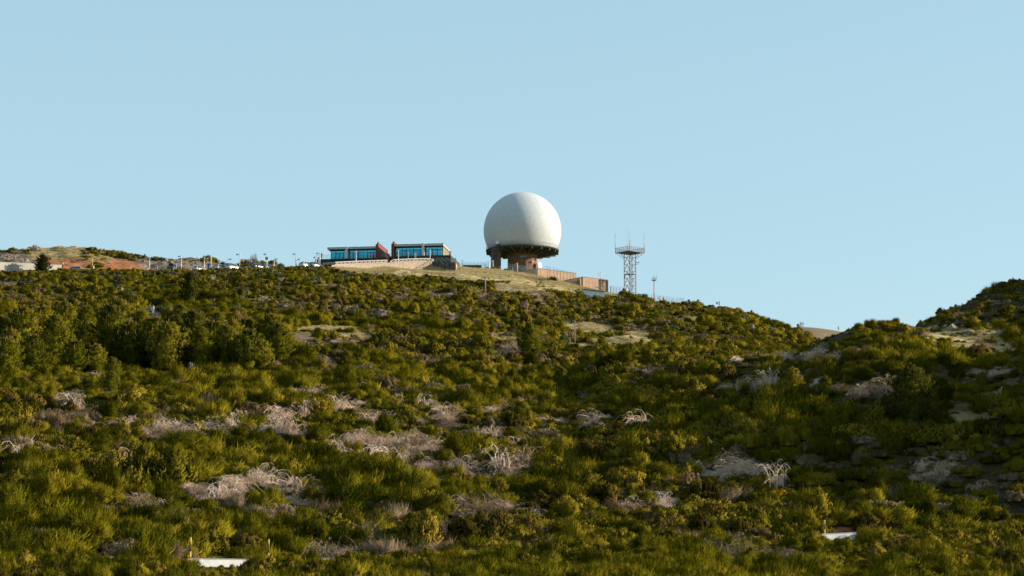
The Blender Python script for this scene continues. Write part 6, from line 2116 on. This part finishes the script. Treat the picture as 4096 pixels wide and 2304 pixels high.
def person(label, loc, height, heading, top, bottom, hair=HAIRD, arms=((0, 0), (0, 0)), stride=0.0, skirt=False, hat=None, lean=0.0, group=None):
    """arms: for each side (forward swing, elbow bend) in radians; front of the body faces -y before heading"""
    s = height / 1.75
    o = thing("person", label, "person", loc, heading, group, s)
    if lean: o.rotation_euler[0] = lean
    V = [(0, 0, .95), (0, .005, 1.14), (0, .01, 1.34), (0, .012, 1.49), (0, -.005, 1.575), (0, -.012, 1.645), (0, -.004, 1.725), (0, -.112, 1.635)]
    R = [(.135, .105), (.125, .095), (.155, .105), .055, (.066, .078), (.076, .094), (.058, .07), .013]
    E = [(0, 1), (1, 2), (2, 3), (3, 4), (4, 5), (5, 6), (5, 7)]
    arm_pts, leg_pts = [], []
    for sd, (sw, bend) in zip((-1, 1), arms):
        sh = Vector((sd * .185, .01, 1.425))
        el = sh + Vector((sd * .055, -math.sin(sw) * .29, -math.cos(sw) * .29))
        a2 = sw + bend
        wr = el + Vector((sd * .01 - sd * .05 * min(1, bend), -math.sin(a2) * .25, -math.cos(a2) * .25))
        d = (wr - el).normalized()
        pm = wr + d * .07
        i = len(V)
        V += [tuple(sh), tuple(el), tuple(wr), tuple(pm)]; R += [.058, .043, .028, (.036, .02)]
        E += [(2, i), (i, i + 1), (i + 1, i + 2), (i + 2, i + 3)]
        fwd = Vector((0, -1, 0)); fwd = (fwd - d * fwd.dot(d)).normalized() if abs(d.y) < 0.95 else Vector((0, 0, 1))
        for k in range(4):
            j = len(V)
            b0 = pm + fwd * (.027 - .018 * k) + d * .035
            V += [tuple(b0), tuple(b0 + d * (.042 - .004 * abs(k - 1)) - Vector((sd * .012, 0, 0)))]; R += [.0095, .008]
            E += [(i + 3, j), (j, j + 1)]
        j = len(V); t0 = wr + d * .03 + fwd * .035
        V += [tuple(t0), tuple(t0 + d * .04 + fwd * .015)]; R += [.011, .009]; E += [(i + 2, j), (j, j + 1)]
        arm_pts.append((sh, el, wr))
    for sd, st in ((-1, stride), (1, -stride)):
        hp = Vector((sd * .09, 0, .90)); kn = hp + Vector((sd * .012, -math.sin(st) * .42 - .01, -math.cos(st) * .42))
        st2 = st * 0.6 if st > 0 else st * 1.2
        an = kn + Vector((0, -math.sin(st2) * .40 + .02, -math.cos(st2) * .40)); an.z = max(an.z, .085)
        toe = an + Vector((sd * .02, -.15, -.05))
        i = len(V)
        V += [tuple(hp), tuple(kn), tuple(an), tuple(toe)]; R += [.088, .056, .038, (.04, .026)]
        E += [(0, i), (i, i + 1), (i + 1, i + 2), (i + 2, i + 3)]
        leg_pts.append((hp, kn, an, toe))
    link("body", skin_mesh(V, E, R, SKIN, "person_body"), o)
    # top
    V = [(0, 0, .88), (0, .005, 1.12), (0, .01, 1.34), (0, .012, 1.47)]; R = [(.165, .13), (.15, .118), (.175, .125), .075]; E = [(0, 1), (1, 2), (2, 3)]
    for sh, el, wr in arm_pts:
        i = len(V); V += [tuple(sh), tuple(el), tuple(el.lerp(wr, .9))]; R += [.076, .06, .044]; E += [(2, i), (i, i + 1), (i + 1, i + 2)]
    link("jacket", skin_mesh(V, E, R, cloth(top), "jacket", 1), o)
    if skirt:
        b = MB(); b.lathe([(.33, .42), (.24, .75), (.16, 1.0), (.15, 1.1)], 18, capb=False); b.build("skirt", cloth(bottom), o)
    else:
        V = [(0, 0, 1.0), (0, 0, .9)]; R = [(.155, .12), (.16, .125)]; E = [(0, 1)]
        for hp, kn, an, toe in leg_pts:
            i = len(V); V += [tuple(hp - Vector((0, 0, .06))), tuple(kn), tuple(an + Vector((0, 0, .03)))]; R += [.098, .074, .06]; E += [(1, i), (i, i + 1), (i + 1, i + 2)]
        link("trousers", skin_mesh(V, E, R, cloth(bottom), "trousers", 0), o)
    for hp, kn, an, toe in leg_pts:
        link("shoe", skin_mesh([tuple(an + Vector((0, .03, -.045))), tuple(toe + Vector((0, 0, -.005)))], [(0, 1)], [(.05, .045), (.045, .032)], SHOE, "shoe", 0, 1), o)
    b = MB(); tm = MB(); tm.lathe([(.092, -.06), (.106, 0), (.10, .05), (.07, .092), (.01, .11)], 16, capb=False)
    b.add([(p[0] * .86, p[1] * 1.0 + .018, p[2] + 1.668) for p in tm.v], tm.f, True); b.build("hat" if hat else "hair", hat or hair, o)
    b = MB()
    for sd in (-1, 1):
        tm = MB(); tm.lathe([(.002, -.012), (.010, -.006), (.010, .006), (.002, .012)], 8)
        b.add([(p[0] + sd * .032, p[1] - .098, p[2] + 1.655) for p in tm.v], tm.f, True)
    b.build("eyes", HAIRD, o)
    return o


q = hit(612, 1257)
p1 = person("walker in a pale grey jacket and light blue jeans on the log steps", q, 36 * q.y / F * 1.0, 0.15, (0.55, 0.57, 0.55), (0.30, 0.42, 0.52), HAIRB, ((0.05, 0.3), (0.0, 0.15)), 0.06)
b = MB(); b.box(-0.16, -0.09, 0.0, 0.16, 0.06, 0.62)
bag = thing("day_bag", "soft blue grey bag hanging at the arm of the pale jacketed walker", "bag", q + Vector((-0.52, 0.12, 0.72)))
b.build("bag", cloth((0.24, 0.32, 0.36)), bag)
b = MB(); b.tube([(-0.1, 0, 0.62), (0.0, 0, 0.82), (0.25, -0.05, 0.84)], 0.02, 5); b.build("strap", cloth((0.12, 0.15, 0.17)), bag)
q = hit(645, 1259)
person("walker in a dark teal jacket and khaki trousers looking to the right", q, 37 * q.y / F, 1.2, (0.015, 0.045, 0.055), (0.26, 0.23, 0.14), HAIRB, ((-0.35, 0.95), (0.1, 0.3)), 0.05)
q = stand(245, 526.5); q.z = zv(526.5, 1074)
person("person in a white top and dark trousers by the upper road wall", q, 1.72, -0.6, (0.70, 0.68, 0.68), (0.02, 0.025, 0.03), HAIRB, ((0.2, 0.9), (0.2, 0.9)), 0.15)
q = P(374, 1067, 530); q.z = gz(q.x, q.y)
person("woman in a pale dress beside the yellow marker post", q, 1.66, 0.9, (0.62, 0.52, 0.42), (0.62, 0.53, 0.43), HAIRB, ((0.5, 1.5), (0.1, 0.3)), 0.0, True)
q = P(593, 1066, 533); q.z = gz(q.x, q.y)
person("person in white beside the double headed lamp post", q, 1.7, 0.4, (0.72, 0.70, 0.68), (0.66, 0.64, 0.62), HAIRD, ((1.0, 0.3), (0.1, 0.2)), 0.08)
q = vc.matrix_basis @ Vector((X(297), 0.75, ZF))
person("person in dark clothes with a backpack on the left end of the terrace", q, 1.75, 1.1, (0.03, 0.035, 0.06), (0.12, 0.2, 0.26), HAIRD, ((0.6, 0.9), (0.5, 0.9)), 0.05)
q = stand(2638, 545, 0.1)
person("hiker in a white shirt on the skyline under the slim mast", q, 1.75, 0.3, (0.72, 0.72, 0.72), (0.40, 0.36, 0.33), HAIRB, ((0.1, 0.5), (0.3, 0.6)), 0.2)
q = stand(2654.5, 546, 0.1)
person("hiker in a dark maroon top on the skyline right of the white shirt", q, 1.72, 0.5, (0.10, 0.025, 0.035), (0.05, 0.045, 0.05), HAIRD, ((0.1, 0.5), (-0.2, 0.3)), 0.2)
for u, hh, tp, lb in ((3200, 1.62, (0.10, 0.07, 0.07), "hiker in a brown top, leftmost of three on the bare saddle"), (3206, 1.55, (0.03, 0.04, 0.09), "hiker in navy, middle of three on the bare saddle"), (3211.5, 1.62, (0.03, 0.05, 0.12), "hiker in blue, rightmost of three on the bare saddle")):
    q = stand(u, 699, 0.05)
    person(lb, q, hh, 0.8, tp, (0.42, 0.38, 0.34), HAIRD, ((0.2, 0.4), (-0.2, 0.3)), 0.25)
q = stand(3352, 699, 0.05)
person("lone hiker in pale clothes on the bare saddle", q, 1.6, -0.8, (0.60, 0.58, 0.62), (0.55, 0.50, 0.52), HAIRB, ((0.3, 0.5), (-0.3, 0.3)), 0.28)
q = hit(489, 1176)
person("person in a white hat sitting low among the shrubs on the upper left slope", q, 1.3, 0.2, (0.66, 0.66, 0.62), (0.30, 0.29, 0.26), HAIRD, ((0.4, 1.0), (0.4, 1.0)), 0.1, hat=M_WPAINT)

# log steps of the path
M_LOG = simple("step_log", (0.26, 0.13, 0.075), 0.9, var=0.3)
for k in range(8):
    q = hit(604 + 3 * math.sin(k), 1286 - k * 9)
    b = MB(); b.bar((-0.9, 0, 0.05), (0.9, 0.05, 0.05), 0.2)
    tag(b.build("path_step", M_LOG, None, q), "rusty brown log step of the flight under the two walkers", "step", "log steps under the two walkers")

# ------------------------------------------------------------------ rocks
def rock_material(name, stops):
    m = NT(name)
    o = m.obj()
    n1, n2 = m.noise(1.2, 6, 0.65, o), m.noise(5.0, 6, 0.65, o)
    rnd = m.n("ShaderNodeObjectInfo").outputs["Random"]
    f_ = m.math("ADD", m.math("ADD", m.math("MULTIPLY", n1, 0.5), m.math("MULTIPLY", n2, 0.4)), m.math("MULTIPLY", rnd, 0.12))
    return m.principled(m.ramp(f_, stops), 0.95, 0, n2, 0.12, 0.8, 0.1)


M_ROCK = rock_material("volcanic_rock", [(0.3, (0.12, 0.085, 0.06)), (0.5, (0.30, 0.225, 0.16)), (0.72, (0.42, 0.335, 0.25))])
M_ROCKG = rock_material("grey_rock", [(0.3, (0.07, 0.065, 0.055)), (0.5, (0.19, 0.165, 0.13)), (0.72, (0.34, 0.29, 0.23))])


def rock_mesh(seed, mat, tall=1.0):
    r = np.random.default_rng(seed)
    bm = bmesh.new()
    bmesh.ops.create_icosphere(bm, subdivisions=4, radius=1.0)
    nrm = unit(r.normal(size=(16, 3))); dist = 0.45 + 0.5 * r.random(16)
    for v in bm.verts:
        p = np.array(v.co); p = p / np.linalg.norm(p)
        t = nrm @ p
        rad = np.min(np.where(t > 0.05, dist / np.maximum(t, 0.05), 9.0))
        rad = min(rad, 1.15)
        q = p * rad
        w = 0.22 * (fbm(np.array([q[0] * 2 + q[2] * 1.3]), np.array([q[1] * 2 - q[2] * 0.7]), 1.0, seed, 4)[0] - 0.5)
        q = q * (1 + w * 1.6)
        v.co = (q[0], q[1] * 0.9, q[2] * tall)
    me = bpy.data.meshes.new("rock"); bm.to_mesh(me); bm.free(); me.materials.append(mat)
    return me


M_ROCKD = rock_material("rock_shaded", [(0.3, (0.018, 0.018, 0.016)), (0.5, (0.042, 0.040, 0.035)), (0.72, (0.085, 0.078, 0.065))])  # rock darkened in colour to stand in for the shade on the right hill
ROCKS = [rock_mesh(301 + k, M_ROCK, (0.7, 0.9, 1.1, 0.8, 1.2)[k]) for k in range(5)]
ROCKD = [rock_mesh(341 + k, M_ROCKD, (0.7, 0.95, 1.25)[k]) for k in range(3)]
ROCKG = [rock_mesh(321 + k, M_ROCKG, (0.8, 1.1, 1.4)[k]) for k in range(3)]


def rock(q, s, var, label, group, sink=0.35, name="rock", sc=(1, 1, 1)):
    o = link(name, var)
    o.location = (q.x, q.y, q.z - sink * s + 0.2 * s)
    o.rotation_euler = (random.uniform(-.3, .3), random.uniform(-.3, .3), random.random() * 6.28)
    o.scale = (s * sc[0], s * sc[1], s * sc[2])
    return tag(o, label, "rock", group)


def rocks_on(us, n, D0, D1, s0, s1, mats, label, group, tall=1.0, uj=None):
    for k in range(n):
        u = random.uniform(*us); D = random.uniform(D0, D1)
        s = s0 + (s1 - s0) * random.random() ** 1.8
        rock(stand(u, D), s, random.choice(mats), label, group, 0.3, sc=(1, 1, tall))


rocks_on((0, 150), 52, 551, 566, 0.3, 0.85, ROCKS, "jagged tan rock in the broken face above the pale wall", "jagged rocks above the pale wall", 1.0)
rocks_on((100, 180), 16, 572, 588, 0.5, 1.5, ROCKS, "tan rock on the top of the left knoll", "rocks on the left knoll")
rocks_on((165, 330), 22, 584, 590, 0.5, 1.3, ROCKS, "rock of the ragged crest on the left knoll", "crest rocks of the left knoll")
for u, D, s in ((237, 588, 1.15), (262, 587, 1.25), (283, 587, 1.1), (118, 587, .9), (205, 589, .8), (300, 588, .9)):
    rock(stand(u, D), s, random.choice(ROCKS[:2]), "large blocky rock standing on the left knoll crest", "crest blocks of the left knoll", 0.2)
rocks_on((330, 600), 20, 582, 590, 0.4, 1.1, ROCKS, "rock showing between shrubs above the red cutting", "rocks above the red cutting")
rocks_on((290, 400), 14, 566, 570, 0.3, 0.7, ROCKS, "small rock along the upper lip of the red cutting", "rocks on the lip of the red cutting")
rocks_on((560, 925), 52, 556, 572, 0.3, 0.75, ROCKS, "rock of the tan rock face behind the car park lamps", "rocks in the face behind the car park", 0.95)
rocks_on((570, 900), 18, 578, 588, 0.4, 0.9, ROCKS, "rock on the ragged top behind the car park", "rocks along the top behind the car park")
rocks_on((960, 1190), 40, 560, 586, 0.35, 0.85, ROCKS, "rock of the jagged outcrop behind the dark cars", "rocks of the outcrop behind the dark cars", 1.0)
for u, D, s in ((980, 580, 1.7), (995, 578, 1.7), (1012, 580, 1.5), (1050, 580, 1.3), (1085, 582, 1.25), (1165, 582, 1.1), (1128, 582, .8)):
    rock(stand(u, D), s, random.choice(ROCKS[1:]), "large blocky rock of the outcrop behind the dark cars", "large rocks behind the dark cars", 0.15)
for u, v, s in ((2990, 1338, 1.0), (3005, 1322, 1.1), (3030, 1335, 0.9), (3085, 1330, 1.5), (3105, 1336, 1.2), (3125, 1322, 1.3), (3150, 1345, 0.6), (3170, 1342, 0.6), (3060, 1342, 0.7)):
    q = hit(u, v + 8); rock(q, s, random.choice(ROCKG), "grey boulder of the cluster below the skyline on the right slope", "boulders below the right skyline", 0.15)
for u, v, s in ((3748, 1278, 1.1), (3730, 1285, .6), (3830, 1285, .8), (3790, 1290, .6), (3805, 1318, 1.5), (3780, 1300, .7), (3880, 1330, 1.35), (3862, 1342, .7), (4010, 1338, 1.4), (4045, 1345, .8), (3930, 1318, .7), (3960, 1312, .6), (3985, 1340, .9), (3770, 1335, .5), (3850, 1300, .5), (3945, 1328, .45)):
    q = hit(u, v + 6); rock(q, s * 0.72, random.choice(ROCKS + ROCKG), "sunlit boulder below the dark rocky hill on the right", "boulders below the dark rocky hill", 0.15)
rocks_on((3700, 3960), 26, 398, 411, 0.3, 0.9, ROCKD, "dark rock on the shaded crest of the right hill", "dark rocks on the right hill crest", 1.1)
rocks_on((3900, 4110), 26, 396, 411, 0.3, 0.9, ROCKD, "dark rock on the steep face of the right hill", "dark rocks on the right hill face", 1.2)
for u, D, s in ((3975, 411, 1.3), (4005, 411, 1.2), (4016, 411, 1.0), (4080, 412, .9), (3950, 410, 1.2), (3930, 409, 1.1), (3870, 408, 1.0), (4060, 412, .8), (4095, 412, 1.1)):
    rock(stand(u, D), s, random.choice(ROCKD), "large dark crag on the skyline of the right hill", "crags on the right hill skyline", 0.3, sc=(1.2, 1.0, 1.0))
for u, v in ((805, 1348), (840, 1352), (1220, 1368), (1238, 1362), (870, 1340), (1170, 1372), (905, 1330)):
    rock(hit(u, v + 4), random.uniform(.25, .6), random.choice(ROCKS), "small stone on the bare brown path of the left slope", "stones on the brown path", 0.2)

# ------------------------------------------------------------------ bare tree and pale saplings
def bare_tree(name, label, q, H, n, spread, mat, group=None, stems=1, cat="tree"):
    o = thing(name, label, cat, q, 0, group)
    tr, tw_ = MB(), MB()
    for s in range(stems):
        a = random.random() * 6.28
        bx = Vector((math.cos(a), math.sin(a), 0)) * (0.0 if stems == 1 else random.uniform(.1, .7))
        lean = Vector((random.uniform(-.12, .12), random.uniform(-.12, .12), 1)) * H * random.uniform(.75, 1.0)
        trk = [bx, bx + lean * 0.4, bx + lean * 0.95]
        tr.tube([bx - Vector((0, 0, .3))] + trk[1:], [0.03 * H ** .6 + .01, 0.02 * H ** .6, 0.008], 6)
        for k in range(n):
            t = random.uniform(.25, .95)
            p = bx + lean * t
            a = random.random() * 6.28
            d = Vector((math.cos(a) * spread, math.sin(a) * spread, random.uniform(.5, 1.1)))
            L = H * random.uniform(.18, .4) * (1.15 - t)
            q1 = p + d * L * .5; q2 = p + d * L + Vector((0, 0, L * .3))
            tw_.tube([p, q1, q2], [0.022, 0.016, 0.008], 4, cap=False)
            for j in range(4):
                e = q1.lerp(q2, random.random()); d2 = Vector((random.uniform(-1, 1) * spread, random.uniform(-1, 1) * spread, random.uniform(.3, 1.1)))
                tw_.tube([e, e + d2 * L * .35], [0.012, 0.006], 3, cap=False)
    tr.build("trunk", mat, o); tw_.build("twigs", mat, o)
    return o


M_TWIG = simple("bare_twig", (0.30, 0.21, 0.14), 0.9, var=0.2)
M_PALE = simple("pale_bark", (0.50, 0.42, 0.35), 0.9, var=0.2)
c = stand(1006, 562); bare_tree("bare_tree", "leafless pale twiggy tree on the rocks behind the dark car", c, zv(562, 1010) - c.z, 34, .75, M_TWIG, None, 4)
for u, v, h, st, lb in ((385, 1482, 118, 7, "clump of tall bare pale saplings in the pine thicket"), (772, 1512, 72, 5, "small clump of bare pale saplings below the pines"), (352, 1478, 70, 3, "short bare saplings left of the tall pale clump"), (420, 1480, 60, 3, "short bare saplings right of the tall pale clump")):
    q = hit(u, v); q.y -= 1.6; q.z = gz(q.x, q.y)
    bare_tree("bare_sapling", lb, q, h * q.y / F, 9, .35, M_PALE, None, st)
# big shrubs on the skyline and against the rocks
for u, D, s, k, lb in ((668, 584, 1.5, 0, "dark spiky bush on the rock top left of the first lamp"), (726, 533, 1.3, 1, "dark round bush in front of the leftmost car park lamp"), (830, 580, 2.0, 2, "tall yellowish bush on the rocks above the ticket machine"),
                       (846, 581, 1.6, 2, "yellowish bush on the rocks right of the ticket machine lamp"), (885, 572, 1.5, 0, "green bush on the rocks above the silver hatchback"), (905, 572, 1.2, 2, "yellow green bush on the rocks above the white car"),
                       (1015, 570, 1.4, 1, "brownish bush beneath the bare tree"), (1122, 578, 1.1, 0, "small dark bush on the rocks right of the parking sign"), (1975, 572, 1.2, 0, "round dark shrub on the grass under the radome pier"), (1950, 571.5, 1.0, 0, "dark shrub left of the round one under the radome pier"),
                       (2030, 570, 1.0, 2, "green shrub on the grass left of the radome drum"), (2022, 568, 0.9, 0, "spiky shrub below the gap beside the radome drum"), (2060, 566, 0.7, 2, "small green shrub on the grass before the drum"),
                       (2205, 559, 1.4, 0, "dark shrub on the grass bank below the annex wall"), (2408, 536, 0.8, 0, "green shrub in front of the white shed"), (2322, 538, 1.0, 0, "dark shrub at the left end of the white shed"),
                       (2365, 552, 0.8, 2, "small olive shrub above the white shed roof")):
    o = link("hill_bush", (BR[3], HE[1], HE[0])[k])
    q = stand(u, D); o.location = (q.x, q.y, q.z - .1); o.rotation_euler = (0, 0, random.random() * 6); o.scale = (s, s, s * 1.05)
    tag(o, lb, "shrub")

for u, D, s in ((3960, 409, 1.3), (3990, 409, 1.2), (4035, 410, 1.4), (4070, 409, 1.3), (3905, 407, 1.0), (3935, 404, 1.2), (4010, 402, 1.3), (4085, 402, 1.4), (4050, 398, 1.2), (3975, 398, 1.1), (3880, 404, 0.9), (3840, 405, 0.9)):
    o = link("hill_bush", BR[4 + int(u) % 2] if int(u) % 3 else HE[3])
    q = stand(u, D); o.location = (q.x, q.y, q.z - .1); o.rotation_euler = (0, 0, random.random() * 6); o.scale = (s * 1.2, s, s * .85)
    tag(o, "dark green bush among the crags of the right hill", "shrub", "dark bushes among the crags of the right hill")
